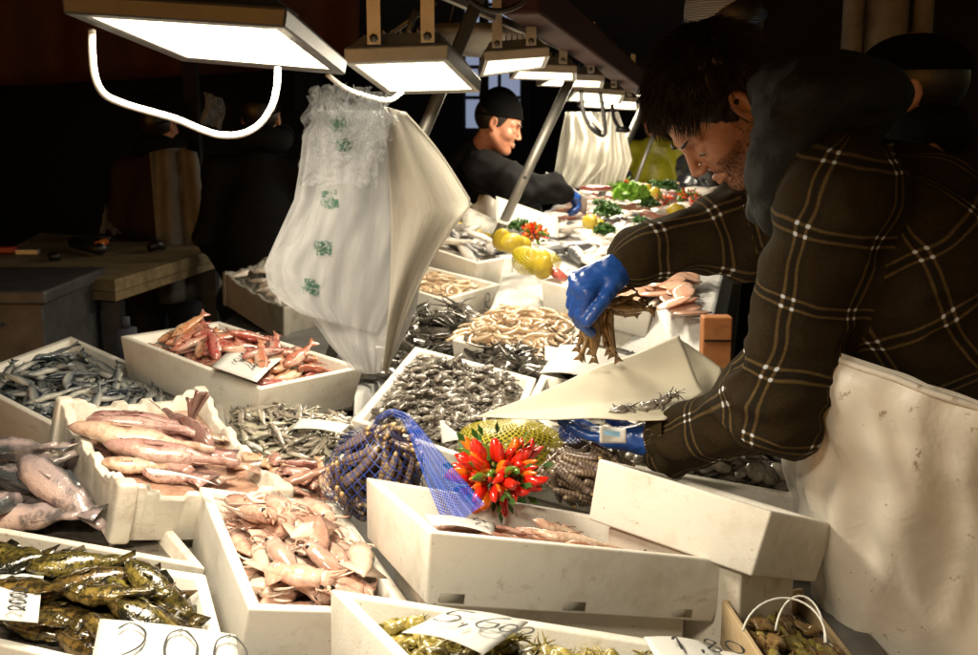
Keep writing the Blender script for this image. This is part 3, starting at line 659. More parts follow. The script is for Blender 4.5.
# apron: a stiff plastic sheet bulging round the front of the hips
def apronf(u, v):
    prof = [(366, 846), (402, 815), (431, 806), (479, 820), (532, 836), (571, 832), (609, 838), (700, 846), (900, 850)]
    top = at(905, 388, 1.72).z; bot = .32; z = top + (bot - top) * v
    py = 115 + (CH - z) / 1.62 * F_PX
    for a, b in zip(prof, prof[1:]):
        if a[0] <= py <= b[0] or b is prof[-1]: k = min(1, max(0, (py - a[0]) / (b[0] - a[0]))); px = a[1] + (b[1] - a[1]) * (k * k * (3 - 2 * k)); break
    if py < 366: px = 848
    X = at(px, py, 1.62).x
    ang = -1.95 + u * 3.3      # 0 = towards camera
    c = Vector((X + .30, 1.86, 0)); rx, ry = .30, .30
    fold = (.020 * math.sin(u * 17 + math.sin(v * 5) * 1.8 + v * 4) + .012 * abs(math.sin(u * 23 - v * 7 + 1))) * (.30 + .7 * min(1, v * 2.6)) + .028 * mnoise.noise(Vector((u * 6 + v * 2, v * 3, 2))) + .012 * (1 - abs(mnoise.noise(Vector((u * 13 + v * 4, v * 2.5 - u * 3, 5)))) * 3)
    x = c.x + (rx + fold) * math.sin(ang); y = c.y - (ry + fold) * math.cos(ang)
    # the top edge follows the hem of the jacket: higher at the front
    lift = .085 * max(0, -math.sin(ang)) - .03 * max(0, math.sin(ang))
    return Vector((x, y, z + lift * (1 - v)))
m = MB(); m.grid(apronf, 90, 70); obj('apron', m, v_root, M['apron'], mod=dict(solid=.002))
m = MB(); a0 = [apronf(k / 20, .01) for k in range(21)]; m.tube([p + (p - Vector((J['pelvis'].x, J['pelvis'].y, p.z))).normalized() * .004 for p in a0], .006, 6); obj('apron_string', m, v_root, M['apron'])
# bunch of brown fish in the right glove
def bunch():
    t = thing('fish_bunch', 'dripping handful of small brown fish held in a blue gloved hand above the crates', 'fish', (0, 0, 0))
    r = random.Random(5)
    K = [fish_parts(.085, .019, .013, bz=b, by=.08 * c_, mats=[M['heldfish'], M['eye']], seed=q) for q, (b, c_) in enumerate(((.06, 1), (-.05, -1), (.08, .4)))]
    for i in range(26):
        down = i < 17
        a = at(603 + r.uniform(-9, 9), 300 + r.uniform(-8, 10), 2.055 + r.uniform(-.03, .02))
        b = at(599 + r.uniform(-22, 20), 338 + r.uniform(-16, 34), 2.06 + r.uniform(-.035, .035)) if down else at(648 + r.uniform(-20, 12), 298 + r.uniform(-10, 20), 2.08 + r.uniform(-.03, .03))
        fx = (b - a).normalized(); fy = (fx.orthogonal() + Vector((r.uniform(-1, 1), r.uniform(-1, 1), r.uniform(-1, 1)))); fy = (fy - fx * fy.dot(fx)).normalized(); k = K[i % 3]; sc2 = min(1.15, max(.7, (b - a).length / .085))
        o = obj('fish', k['parts'][0][1], t); o.matrix_local = basis(fx * sc2, fy * sc2, fx.cross(fy) * sc2, (a + b) / 2)

# ------------------------------------------------------------------ sea food meshes (long axis x, belly -y .. back +y, lying flat, z up)
def fish_parts(L, H, Wd, bz=0, by=0, big=False, fork=.6, seed=0, mats=None, tailmat=None, snout=.25):
    r = random.Random(seed); n = 12 if big else 8; k = 18 if big else 10
    def cen(s): x = (s - .5) * L; q = (s - .5) * 2; return Vector((x, by * L * q * q, bz * L * (1 - q * q)))
    def prof(s):
        return (math.sin(math.pi * min(1, s * 1.25 + .0) ** .72) if s < .35 else 1) if False else max(.10, (1 - (1 - min(1, s / .30)) ** 2.2) ** .5 * (1 if s < .38 else 1 - .86 * ((s - .38) / .62) ** 1.25))
    m = MB(); rg = []
    for i in range(k + 1):
        s = i / k * .90; c = cen(s); h = prof(s) * H / 2 * (snout + (1 - snout) * min(1, s / .16)) ** .5; w = prof(s) * Wd / 2
        if i == 0: h *= .35; w *= .35
        ring = []
        for j in range(n):
            a = 2 * math.pi * j / n; ring.append(c + Vector((0, math.cos(a) * h * (1.06 if math.cos(a) < 0 else .98), math.sin(a) * w)))
        rg.append(ring)
    m.rings(rg)
    so_ = Vector((seed * 5.3, 1, 2)); m.v = [tuple(Vector(p) + Vector((0, .10 * H, .16 * Wd)) * mnoise.noise(Vector(p) * (5.5 / L) + so_) + Vector((0, .045 * H, .07 * Wd)) * mnoise.noise(Vector(p) * (16 / L) + so_)) for p in m.v]
    def fin(pts, th=.0012, mb=None):
        (mb or m).add([p + Vector((0, 0, th)) for p in pts] + [p - Vector((0, 0, th * .3)) for p in pts], [tuple(range(len(pts))), tuple(range(2 * len(pts) - 1, len(pts) - 1, -1))] + [(i, (i + 1) % len(pts), len(pts) + (i + 1) % len(pts), len(pts) + i)[::-1] for i in range(len(pts))])
    tm = MB() if big else m
    c = cen(.885); e = cen(1.0); hh = prof(.9) * H * .5
    fin([c + Vector((0, hh, 0)), e + Vector((L * .05, H * .42, .004)), e + Vector((L * (.05 - .06 * fork), 0, 0)), e + Vector((L * .05, -H * .42, -.003)), c + Vector((0, -hh, 0))], .0012, tm)
    d1 = [cen(.30) + Vector((0, prof(.3) * H * .46, 0)), cen(.36) + Vector((0, prof(.36) * H * .5 + H * .16, .004)), cen(.5) + Vector((0, prof(.5) * H * .5 + H * .08, .003)), cen(.58) + Vector((0, prof(.58) * H * .46, 0))]
    fin(d1)
    fin([cen(.55) - Vector((0, prof(.55) * H * .46, 0)), cen(.62) - Vector((0, prof(.62) * H * .5 + H * .10, -.002)), cen(.78) - Vector((0, prof(.78) * H * .47, 0))][::-1])
    pc = cen(.26) + Vector((0, -H * .12, prof(.26) * Wd * .47)); fin([pc, pc + Vector((L * .12, H * .08, .004)), pc + Vector((L * .13, -H * .05, .006)), pc + Vector((L * .02, -H * .06, .001))])
    er = max(.0018, H * .075); res = {}
    em = MB() if big else m
    if not big: m.cur = 1
    ex = cen(.115)
    for sg in (1, -1): em.ell(ex + Vector((0, H * .09, sg * prof(.115) * Wd * .40)), (er, er, er * .6), nu=8, nv=4)
    if big:
        rm = MB()
        for sg in (1, -1): rm.ell(ex + Vector((0, H * .09, sg * prof(.115) * Wd * .37)), (er * 1.5, er * 1.5, er * .6), nu=10, nv=4)
        gm = MB()   # gill cover line
        for sg in (1, -1):
            gm.tube([cen(.23 + .02 * math.cos(a)) + Vector((0, math.sin(a) * prof(.24) * H * .36, sg * math.cos(a * .9) * prof(.24) * Wd * .49)) for a in (-1.2, -.7, -.2, .3, .8, 1.2)], .0011, 4)
    mats = mats if isinstance(mats, (list, tuple)) else [mats, M['eye']]
    out = [('body', m.mesh('fish', mats))]
    if big: out += [('tail_fin', tm.mesh('tail_fin', mats[0])), ('eye_ring', rm.mesh('eye_ring', M['eyering'])), ('eye', em.mesh('eye', M['eye'])), ('gill_cover', gm.mesh('gill_cover', M['eye']))]
    return dict(parts=out, L=L, W=H, T=Wd)
def squid_parts(L, R_, mat, seed, tent=.45, arms=8, curl=1.0):
    r = random.Random(seed); m = MB(); bend = r.uniform(-.5, .5); k = 9; n = 9
    def cen(s): a = bend * (s - .5); return Vector(((s - .5) * L, a * a * L * (1 if bend > 0 else -1) * .8, 0))
    rg = []; Lm = 1 - tent
    for i in range(k + 1):
        s = i / k * Lm; q = i / k; rr = R_ * max(.06, (math.sin(min(1, q / .75) * math.pi / 2)) ** .8 * (1 if q < .85 else .85)) * (1 + .08 * r.uniform(-1, 1))
        c = cen(s); rg.append([c + Vector((0, math.cos(2 * math.pi * j / n) * rr * 1.1, math.sin(2 * math.pi * j / n) * rr * .75)) for j in range(n)])
    m.rings(rg)
    # fins
    for sg in (1, -1):
        f0, f1, f2 = cen(.02), cen(.16 * 1), cen(.3)
        m.add([f0, f1 + Vector((0, sg * R_ * 2.0, .002)), f2 + Vector((0, sg * R_ * .8, 0)), f0 + Vector((0, 0, -.002)), f1 + Vector((0, sg * R_ * 1.9, -.001)), f2 + Vector((0, sg * R_ * .8, -.003))], [(0, 1, 2), (5, 4, 3), (0, 3, 4, 1), (1, 4, 5, 2)] if sg > 0 else [(2, 1, 0), (3, 4, 5), (1, 4, 3, 0), (2, 5, 4, 1)])
    hd = cen(Lm + .03); m.ell(hd, (R_ * .8, R_ * .8, R_ * .6), nu=9, nv=6)
    for a in range(arms):
        p = cen(Lm + .06) + Vector((0, R_ * .6 * math.cos(2 * math.pi * a / arms), R_ * .35 * math.sin(2 * math.pi * a / arms))); d = Vector((1, r.uniform(-.7, .7), r.uniform(-.15, .25))).normalized(); pts = [p]; w = r.uniform(-1, 1) * curl * 1.3
        st = 6; TL = tent * L * r.uniform(.6, 1.05)
        for j in range(st):
            ca, sa = math.cos(w / st * 2.2), math.sin(w / st * 2.2); d = Vector((d.x * ca - d.y * sa, d.x * sa + d.y * ca, d.z - .05)); p = p + d * TL / st; pts.append(p)
        m.tube(pts, [R_ * .20 * (1 - .75 * j / st) for j in range(st + 1)], 5)
    m.cur = 1
    for sg in (1, -1): m.ell(hd + Vector((0, sg * R_ * .6, R_ * .25)), (R_ * .22,) * 3, nu=7, nv=4)
    return dict(parts=[('body', m.mesh('squid', [mat, M['eye']]))], L=L, W=R_ * 2.4, T=R_ * 1.5)
def razor_parts(L, W_, T_, seed):
    r = random.Random(seed); m = MB(); rg = []; b = r.uniform(.02, .06)
    for i in range(9):
        s = i / 8; q = (s - .5) * 2; c = Vector(((s - .5) * L, b * L * q * q, 0)); e = .75 if i in (0, 8) else 1
        rg.append([c + Vector((0, math.cos(2 * math.pi * j / 8) * W_ / 2 * e, math.sin(2 * math.pi * j / 8) * T_ / 2 * e)) for j in range(8)])
    m.rings(rg); out = [('body', m.mesh('razor_clam', M['razor']))]
    f = MB(); p = Vector((L / 2, b * L, 0)); f.tube([p - Vector((.01, 0, 0)), p + Vector((.003, 0, 0)), p + Vector((.007, .001, 0))], [T_ * .36, T_ * .38, T_ * .2], 7); out.append(('foot', f.mesh('foot', M['razor_foot'])))
    return dict(parts=out, L=L, W=W_, T=T_)
def shrimp_parts(L, R_, seed, mat='shrimp'):
    r = random.Random(seed); m = MB(); pts = []; rr = []
    for i in range(9):
        s = i / 8; a = -1.0 + 2.2 * s; pts.append(Vector((math.sin(a) * L * .42, -math.cos(a) * L * .30 + L * .15, 0))); rr.append(R_ * (.35 + .75 * math.sin(math.pi * min(1, .15 + s * .8))) * (1.07 if i % 2 else .95) * (.5 if i == 8 else 1))
    m.tube(pts, rr, 7)
    for k in range(5): p = pts[2 + k]; m.tube([p, p + Vector((r.uniform(-.005, .005), L * .16, -.002)), p + Vector((r.uniform(-.01, .01), L * .24, -.003))], [R_ * .16, R_ * .1, .0003], 3)
    for sg in (1, -1): m.tube([pts[0], pts[0] + Vector((-L * .3, L * .15 * sg, .004)), pts[0] + Vector((-L * .55, L * .35 * sg, .001))], [.0006, .0005, .0003], 3)
    m.cur = 1; m.ell(pts[0] + Vector((0, 0, R_ * .4)), (R_ * .22,) * 3, nu=6, nv=4)
    return dict(parts=[('body', m.mesh('shrimp', [M[mat], M['eye']]))], L=L, W=L * .5, T=R_ * 2)
def blob_parts(L, W_, T_, mat, seed, amp=.2, tails=0):
    m = MB(); m.ell((0, 0, 0), (L / 2, W_ / 2, T_ / 2), nu=16, nv=10); r = random.Random(seed)
    o = Vector((seed * 3.1, seed, 0)); v2 = []
    for v in m.v:
        v = Vector(v); k = 1 + amp * mnoise.noise(v * (2.6 / L) + o) * 2 + amp * .6 * mnoise.noise(v * (7 / L) + o); v2.append(tuple(v * k))
    m.v = v2
    for a in range(tails):
        p = Vector((L * .4, W_ * .3 * r.uniform(-1, 1), 0)); d = Vector((1, r.uniform(-.8, .8), r.uniform(-.2, .3))).normalized(); pts = [p]; w = r.uniform(-2, 2)
        for j in range(6): ca, sa = math.cos(w / 6), math.sin(w / 6); d = Vector((d.x * ca - d.y * sa, d.x * sa + d.y * ca, d.z - .06)); p = p + d * L * .11; pts.append(p)
        m.tube(pts, [T_ * .16 * (1 - .8 * j / 6) for j in range(7)], 5)
    return dict(parts=[('body', m.mesh('sea_food', M[mat] if isinstance(mat, str) else mat))], L=L, W=W_, T=T_)
def clam_parts(L, seed, mat='clam'):
    m = MB(); m.ell((0, 0, 0), (L / 2, L * .36, L * .2), nu=12, nv=8); m.v = [(x, y * (1 - .25 * x / L), z) for x, y, z in m.v]
    return dict(parts=[('body', m.mesh('clam', M[mat]))], L=L, W=L * .7, T=L * .4)
bunch()
# ------------------------------------------------------------------ piling: each piece comes to rest on what lies below it
class Bed:
    """a patch of surface (origin, ex, ey, normal) with a height field"""
    def __init__(s, quad, h=.008, base=0.0, dome=0.0):
        s.q = [Vector(p) for p in quad]; s.o = sum(s.q, Vector()) / 4
        s.ex = ((s.q[1] - s.q[0]) + (s.q[2] - s.q[3])).normalized(); n = s.ex.cross((s.q[0] - s.q[3]) + (s.q[1] - s.q[2])).normalized()
        s.n = n if n.z > 0 else -n; s.ey = s.n.cross(s.ex); s.h = h
        s.p2 = [((p - s.o).dot(s.ex), (p - s.o).dot(s.ey)) for p in s.q]
        xs = [a for a, b in s.p2]; ys = [b for a, b in s.p2]; s.x0, s.x1, s.y0, s.y1 = min(xs), max(xs), min(ys), max(ys)
        s.nx = int((s.x1 - s.x0) / h) + 3; s.ny = int((s.y1 - s.y0) / h) + 3
        X, Y = np.meshgrid(s.x0 + np.arange(s.nx) * h, s.y0 + np.arange(s.ny) * h, indexing='ij')
        cx, cy, rx, ry = (s.x0 + s.x1) / 2, (s.y0 + s.y1) / 2, (s.x1 - s.x0) / 2, (s.y1 - s.y0) / 2
        s.H = base + dome * np.clip(1 - ((X - cx) / rx) ** 2 - ((Y - cy) / ry) ** 2, 0, 1); s.X, s.Y = X, Y; s.H0 = s.H.copy()
    def inside(s, x, y, mrg=0):
        sg = None
        for (ax, ay), (bx, by) in zip(s.p2, s.p2[1:] + s.p2[:1]):
            L = math.hypot(bx - ax, by - ay); d = ((bx - ax) * (y - ay) - (by - ay) * (x - ax)) / L
            if sg is None: sg = 1 if s.area() > 0 else -1
            if d * sg < mrg: return False
        return True
    def area(s): return sum(a[0] * b[1] - b[0] * a[1] for a, b in zip(s.p2, s.p2[1:] + s.p2[:1]))
    def put(s, K, x, y, ang, sink=.75, roll=0):
        ca, sa = math.cos(ang), math.sin(ang); dx, dy = s.X - x, s.Y - y; u = dx * ca + dy * sa; v = -dx * sa + dy * ca
        L, W, T = K['L'] / 2, K['W'] / 2, K['T']; e = (u / L) ** 2 + (v / W) ** 2; mk = e < .8
        if mk.sum() < 2: mk = e < np.partition(e.ravel(), 3)[3] + 1e-6
        h = s.H[mk]; uu = u[mk]
        if len(h) > 6 and uu.std() > 1e-4: sl = float(np.clip(np.polyfit(uu, h, 1)[0], -.35, .35))
        else: sl = 0
        base = float(np.quantile(h, sink * .8)); z = base + T / 2
        top = z + T / 2 * np.sqrt(np.clip(1 - e, 0, 1)); s.H = np.where(e < 1, np.maximum(s.H, top * .92 + base * .08), s.H)
        c = s.o + s.ex * x + s.ey * y + s.n * z
        fx = (s.ex * ca + s.ey * sa + s.n * sl).normalized(); fy = (s.n.cross(fx)).normalized(); fz = fx.cross(fy)
        if roll: fy, fz = fy * math.cos(roll) + fz * math.sin(roll), fz * math.cos(roll) - fy * math.sin(roll)
        return basis(fx, fy, fz, c)
def instance(K, mtx, name, label, cat, group, first={}):
    root = None
    for i, (pn, me) in enumerate(K['parts']):
        o = bpy.data.objects.new(name if i == 0 else pn, me); COL.objects.link(o)
        if i == 0: o.matrix_world = mtx; o['label'] = label; o['category'] = cat; o['group'] = group; root = o
        else: o.parent = root
    return root
def pile(bed, kinds, n, name, label, cat, group, mrg=.01, ang=None, spread=math.pi, sink=.75, roll=.35, seed=1, tries=40, area=None, end=True, hmax=.028):
    r = random.Random(seed); pts = []
    for i in range(n):
        K = kinds[r.randrange(len(kinds))]
        best = None
        for t in range(tries):
            x, y = r.uniform(bed.x0, bed.x1), r.uniform(bed.y0, bed.y1)
            if area and not (area[0] <= (x - bed.x0) / (bed.x1 - bed.x0) <= area[1] and area[2] <= (y - bed.y0) / (bed.y1 - bed.y0) <= area[3]): continue
            a = (ang if ang is not None else 0) + (r.uniform(-spread, spread)); ex = math.cos(a) * K['L'] * .42; ey = math.sin(a) * K['L'] * .42
            if not (bed.inside(x, y, mrg + K['W'] * .3)): continue
            if end and not (bed.inside(x + ex, y + ey, mrg) and bed.inside(x - ex, y - ey, mrg)): continue
            i0, j0 = int((x - bed.x0) / bed.h), int((y - bed.y0) / bed.h); hh = bed.H[min(i0, bed.nx - 1), min(j0, bed.ny - 1)]
            if hh - bed.H0[min(i0, bed.nx - 1), min(j0, bed.ny - 1)] > hmax: continue
            if best is None or hh < best[0]: best = (hh, x, y, a)
            if t > 8 and best: break
        if not best: continue
        _, x, y, a = best
        rl = r.uniform(-roll, roll) + (math.pi if r.random() < .5 else 0)
        mt = bed.put(K, x, y, a, sink, rl); lab = label if isinstance(label, str) else label(i)
        instance(K, mt, name, lab, cat, group)
# ------------------------------------------------------------------ crates
CR = {}
def crate(key, label, px, c, rot, h=.11, wall=.019, floor=.045, mat='styro', notch=None, taper=.93, group='open polystyrene fish boxes', pts=None, name='fish_box', rim=True):
    yw, a, b = [math.radians(q) for q in rot]
    n = (Matrix.Rotation(yw, 3, 'Z') @ Matrix.Rotation(a, 3, 'X') @ Matrix.Rotation(b, 3, 'Y')) @ Vector((0, 0, 1)); c = Vector(c)
    q = pts or [on_plane(x, y, c, n) for x, y in px]       # BL BR FR FL  (clockwise seen from above)
    q = q[::-1]                                            # FL FR BR BL counter-clockwise
    o = sum(q, Vector()) / 4
    ins = []
    for i in range(4):
        p, pa, pb = q[i], q[i - 1], q[(i + 1) % 4]; ins.append(p + (pa - p).normalized() * wall + (pb - p).normalized() * wall)
    bot = [o + (p - o) * taper - n * h for p in q]; inb = [o + (p - o) * (taper + .01) - n * floor for p in ins]
    root = thing(name, label, 'fish box', sum(bot, Vector()) / 4, group)
    m = MB(); m.v = [tuple(p) for p in q + ins + bot + inb]; m.uvs = [(0, 0)] * 16
    # q 0-3, ins 4-7, bot 8-11, inb 12-15
    for i in range(4):
        j = (i + 1) % 4
        m.f += [(i, j, 4 + j, 4 + i), (8 + i, 8 + j, j, i), (4 + i, 4 + j, 12 + j, 12 + i)]
    m.f += [(11, 10, 9, 8), (12, 13, 14, 15)]; m.mi = [0] * len(m.f)
    if not notch:
        obj('tray', local(root, m), root, M[mat], mod=dict(bevel=.004, seg=3))
    else:
        # crate with raised corner posts and stepped rim: floor block, four walls with a profile, four posts
        low = notch; fb = MB(); fb.hexa(bot, [p + n * (h - floor) * .0 + n * .03 for p in bot]); obj('tray', local(root, fb), root, M[mat], mod=dict(bevel=.004))
        for i in range(4):
            j = (i + 1) % 4; m2 = MB(); L = (q[j] - q[i]).length
            prof = [(0, 0), (.13, 0), (.15, -.5), (.20, -.5), (.22, -1), (.36, -1), (.38, -.55), (.45, -.55), (.47, -1), (.55, -1), (.57, -.55), (.64, -.55), (.66, -1), (.78, -1), (.80, -.5), (.85, -.5), (.87, 0), (1, 0)]
            out_, in_, bo, bi = [], [], [], []
            for s, d in prof:
                k = n * low * d
                out_.append(q[i].lerp(q[j], s) + k); in_.append(ins[i].lerp(ins[j], s) + k); bo.append(bot[i].lerp(bot[j], s)+n*.002); bi.append(inb[i].lerp(inb[j], s)- n*.0)
            N = len(prof); vs = out_ + in_ + bo + bi; fs = []
            for k in range(N - 1): fs += [(k, k + 1, N + k + 1, N + k), (2 * N + k, 2 * N + k + 1, k + 1, k), (N + k, N + k + 1, 3 * N + k + 1, 3 * N + k)]
            fs += [(0, N, 3 * N, 2 * N), (2 * N - 1, N - 1, 3 * N - 1, 4 * N - 1)]
            m2.add(vs, fs); obj('side_wall', local(root, m2), root, M[mat], mod=dict(bevel=.003))
        for i in range(4):
            m3 = MB(); p = q[i] + n * .006; dd = (o - q[i]).normalized(); ex = (q[(i + 1) % 4] - q[i]).normalized(); ey = (q[i - 1] - q[i]).normalized(); w = .030
            t = [p - (ex + ey) * .004, p + ex * w - ey * .004, p + (ex + ey) * w, p + ey * w - ex * .004]; b0 = [x - n * (h + .004) for x in t]
            m3.hexa(b0, t) if (t[1] - t[0]).cross(t[3] - t[0]).dot(n) > 0 else m3.hexa(b0[::-1], t[::-1]); obj('corner_post', local(root, m3), root, M[mat], mod=dict(bevel=.007, seg=3))
    inner = [o + (p - o) * .985 - n * floor for p in ins]
    quad = [inner[3], inner[2], inner[1], inner[0]]
    CR[key] = dict(root=root, q=q, n=n, o=o, bed=quad, floor=floor, ins=ins)
    return CR[key]
def hole_shades(key, side, ss, dz):
    """grey plates low on a box wall, the shade of drain openings in their colour"""
    C = CR[key]; q = C['q']; i = side; j = (i + 1) % 4; n = C['n']
    bot = [C['o'] + (p - C['o']) * .93 - n * dz for p in q]
    for s in ss:
        p = bot[i].lerp(bot[j], s) + n * .016; ex = (q[j] - q[i]).normalized(); out = ex.cross(n).normalized(); r = C['root']
        m = MB(); L = [(-.019, -.010), (.019, -.010), (.019, .006), (.012, .012), (-.012, .012), (-.019, .006)]
        vs = [p + ex * a + n * b + out * .0022 for a, b in L] + [p + ex * a + n * b - out * .006 for a, b in L]
        m.add(vs, [tuple(range(5, -1, -1))[::-1], tuple(range(6, 12))[::-1]] + [(k, (k + 1) % 6, 6 + (k + 1) % 6, 6 + k)[::-1] for k in range(6)])
        obj('drain_hole_shade', local(r, m), r, M['styro_grey'])  # plate stands proud of the wall; its grey is the recess shade
def bed_of(key, up=0, dome=.0, shrink=1.0, h=.008):
    C = CR[key]; q = [C['o'] + (p - C['o']) for p in C['bed']]; cc = sum(q, Vector()) / 4
    return Bed([cc + (p - cc) * shrink + C['n'] * up for p in q], h=h, dome=dome)
def liner(key, mat, up=.004, name='juice'):
    C = CR[key]; q = C['bed']; m = MB(); cc = sum(q, Vector()) / 4; n = C['n']
    def f(u, v):
        p = q[0].lerp(q[1], u).lerp(q[3].lerp(q[2], u), v); return cc + (p - cc) * .995 + n * (up + .004 * mnoise.noise(p * 40))
    m.grid(f, 16, 12); obj(name, local(C['root'], m), C['root'], M[mat])
crate('A', 'white box of red mullets with a looped price card, below the plastic bags', [(120, 336), (219, 321), (364, 367), (260, 389)], (-.611, 2.625, 1.022), (-37.8, -1.8, 5.1), h=.105, floor=.035)
crate('B', 'white box of sardines at the left edge behind the notched box', [(-42, 377), (71, 336), (200, 393), (98, 449)], (-1.05, 2.66, .965), (-38, 2, 5), h=.13, floor=.05)
crate('C', 'notched white box with raised corners heaped with long pale pink fish', [(57, 399), (204, 388), (293, 490), (121, 487)], (-.605, 1.994, 1.01), (33, 8, 11), h=.105, floor=.04, notch=.022, mat='styro_worn')
crate('D', 'white box full of glossy pink squid left of the centre box', [(199, 486), (340, 504), (418, 614), (249, 609)], (-.303, 1.663, .925), (23.4, 5.6, 13), h=.14, floor=.045)
crate('E', 'long stained white box in the centre with card and pale fish below the red chillies', [(366, 477), (668, 527), (737, 562), (430, 532)], (.079, 1.585, .989), (19.9, -7.8, 14.6), h=.098, floor=.066, mat='styro')
crate('H', 'white box in the bottom centre holding the large 5600 price card', [(330, 588), (744, 653), (850, 752), (440, 700)], (.132, 1.12, 1.0), (12, -4, 10), h=.13, floor=.045)
crate('I', 'white box of dark green fish in the bottom left corner', [(-48, 536), (206, 574), (240, 700), (-48, 634)], (-.62, 1.42, .93), (2, 6, 6), h=.12, floor=.03)
crate('J', 'worn white box of large grey fish at the left edge under the notched box', [(-80, 440), (108, 452), (206, 568), (-60, 521)], (-.80, 1.72, .93), (5, 6, 6), h=.11, floor=.03, mat='styro_worn')
crate('K', 'white box of tiny silver fish behind the net of razor clams', [(214, 402), (388, 420), (338, 470), (222, 456)], (-.38, 2.22, .90), (-10, 4, 5), h=.11, floor=.022)
crate('L', 'narrow white box with little pink fish behind the squid box', [(224, 459), (352, 473), (345, 512), (206, 494)], (-.40, 1.95, .90), (-5, 4, 5), h=.11, floor=.022)
crate('M', 'white box filled with grey baby squid right of the plastic bags', [(415, 346), (537, 378), (500, 470), (352, 420)], (-.10, 2.45, .965), (-24, 6, 8), h=.12, floor=.03)
crate('N', 'white box under the large sheet of wrapping paper', [(541, 374), (660, 398), (625, 470), (508, 440)], (.22, 2.40, .955), (-18, 4, 6), h=.12, floor=.03)
crate('G', 'white box of small grey clams beneath the plaid sleeve', [(640, 402), (803, 431), (809, 499), (600, 462)], (.420, 2.13, .944), (-13.8, 4.5, 6.7), h=.12, floor=.03)
crate('O', 'white box of beige shrimps beyond the shiny black cuttlefish', [(497, 303), (590, 322), (575, 372), (452, 340)], (.06, 3.05, .985), (-20, 3, 5), h=.11, floor=.02)
crate('P', 'white box marked with a letter R right of the plastic bags', [(424, 265), (501, 284), (444, 300), (384, 281)], (-.203, 3.92, .997), (-39.3, 2.5, 6.2), h=.1, floor=.035)
crate('Q', 'white box of silver fish with tails up, topmost right of the plastic bags', [(452, 232), (528, 254), (477, 263), (409, 241)], (-.098, 4.258, 1.078), (-41, .8, 7.8), h=.14, floor=.025)
crate('S', 'low white box with orange fish slices behind the right blue glove', [(580, 268), (668, 290), (652, 307), (541, 281)], (.39, 3.42, 1.03), (-30, 2, 5), h=.105, floor=.02)
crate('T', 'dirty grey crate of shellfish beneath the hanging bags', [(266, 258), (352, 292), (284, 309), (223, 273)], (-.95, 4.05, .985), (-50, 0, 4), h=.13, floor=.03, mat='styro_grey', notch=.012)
# the tipped box by the apron, placed by its pose
def fbox():
    yw, a, b = [math.radians(q) for q in (-40.4, -20.8, 2.9)]; Rr = Matrix.Rotation(yw, 3, 'Z') @ Matrix.Rotation(a, 3, 'X') @ Matrix.Rotation(b, 3, 'Y')
    c = Vector((.374, 1.719, .994)); w, d = .312 / 2, .258 / 2
    pts = [c + Rr @ Vector(p) for p in ((-w, d, 0), (w, d, 0), (w, -d, 0), (-w, -d, 0))]
    crate('F', 'tipped white box with rounded end against the white apron', None, c, (-40.4, -20.8, 2.9), h=.1, floor=.05, pts=pts, taper=.95)
fbox()
hole_shades('E', 0, (.07, .47, .87), .098)
# wooden basket in the bottom right corner
def wood_tray():
    t = thing('wooden_crate', 'pale wooden crate with greenish shells and a looped cord in the bottom right corner', 'crate', at(790, 640, 1.35))
    A, B, C_, D_ = at(722, 600, 1.55), at(800, 588, 1.75), at(880, 690, 1.50), at(800, 720, 1.25); n = Vector((0, 0, 1))
    q = [A, D_, C_, B]
    for i in range(4):
        p, r_ = q[i], q[(i + 1) % 4]; e = (r_ - p).normalized(); inn = n.cross(e); m = MB(); m.hexa([p - n * .07, r_ - n * .07, r_ - n * .07 + inn * .008, p - n * .07 + inn * .008], [p, r_, r_ + inn * .008, p + inn * .008]); obj('side_board', local(t, m), t, M['plywood'], mod=dict(bevel=.001))
    m = MB(); m.hexa([p - n * .072 for p in q], [p - n * .066 for p in q]); obj('base_board', local(t, m), t, M['plywood'])
    b = Bed([A - n * .055, B - n * .055, C_ - n * .055, D_ - n * .055], dome=.02)
    ks = [blob_parts(.042, .030, .015, 'heldfish' if s % 2 else 'crab', s, .5, 2) for s in range(6)]
    pile(b, ks, 80, 'oyster', 'greenish brown shellfish heaped in the wooden crate at bottom right', 'shellfish', 'shellfish in the wooden crate', seed=4)
    m = MB()
    for cx, cy, rx, ry, d in ((784, 640, 42, 42, 1.33), (800, 640, 25, 44, 1.36)):
        m.tube([at(cx + rx * math.cos(a), cy + ry * math.sin(a) * -1, d + .06 * math.sin(a)) for a in [math.pi * (.95 - k / 16 * .95 - .02) for k in range(17)]], .0016, 6)
    o = obj('cord', m, None, M['cablewhite']); o['label'] = 'thin white looped cord over the wooden crate'; o['category'] = 'cord'
wood_tray()
# ------------------------------------------------------------------ contents
K_mul = [fish_parts(.135, .032, .022, bz=.03 * (s % 3 - 1), by=.04 * (s % 2), mats=M['mullet'], seed=s, big=True) for s in range(3)]
pile(bed_of('A', .0, .012), K_mul, 90, 'red_mullet', 'small red mullet lying in the box below the plastic bags', 'fish', 'red mullets in a box', ang=.5, spread=.8, seed=11, tries=30, hmax=.022)
K_sar = [fish_parts(.145, .024, .016, bz=.04 * (s - 1), by=.03, mats=[M['sardine'], M['eye']], seed=s) for s in range(3)]
pile(bed_of('B', .0, .03), K_sar, 120, 'sardine', 'thin blue silver sardine in the box at the left edge', 'fish', 'sardines in a box', ang=.4, spread=1.2, seed=12)
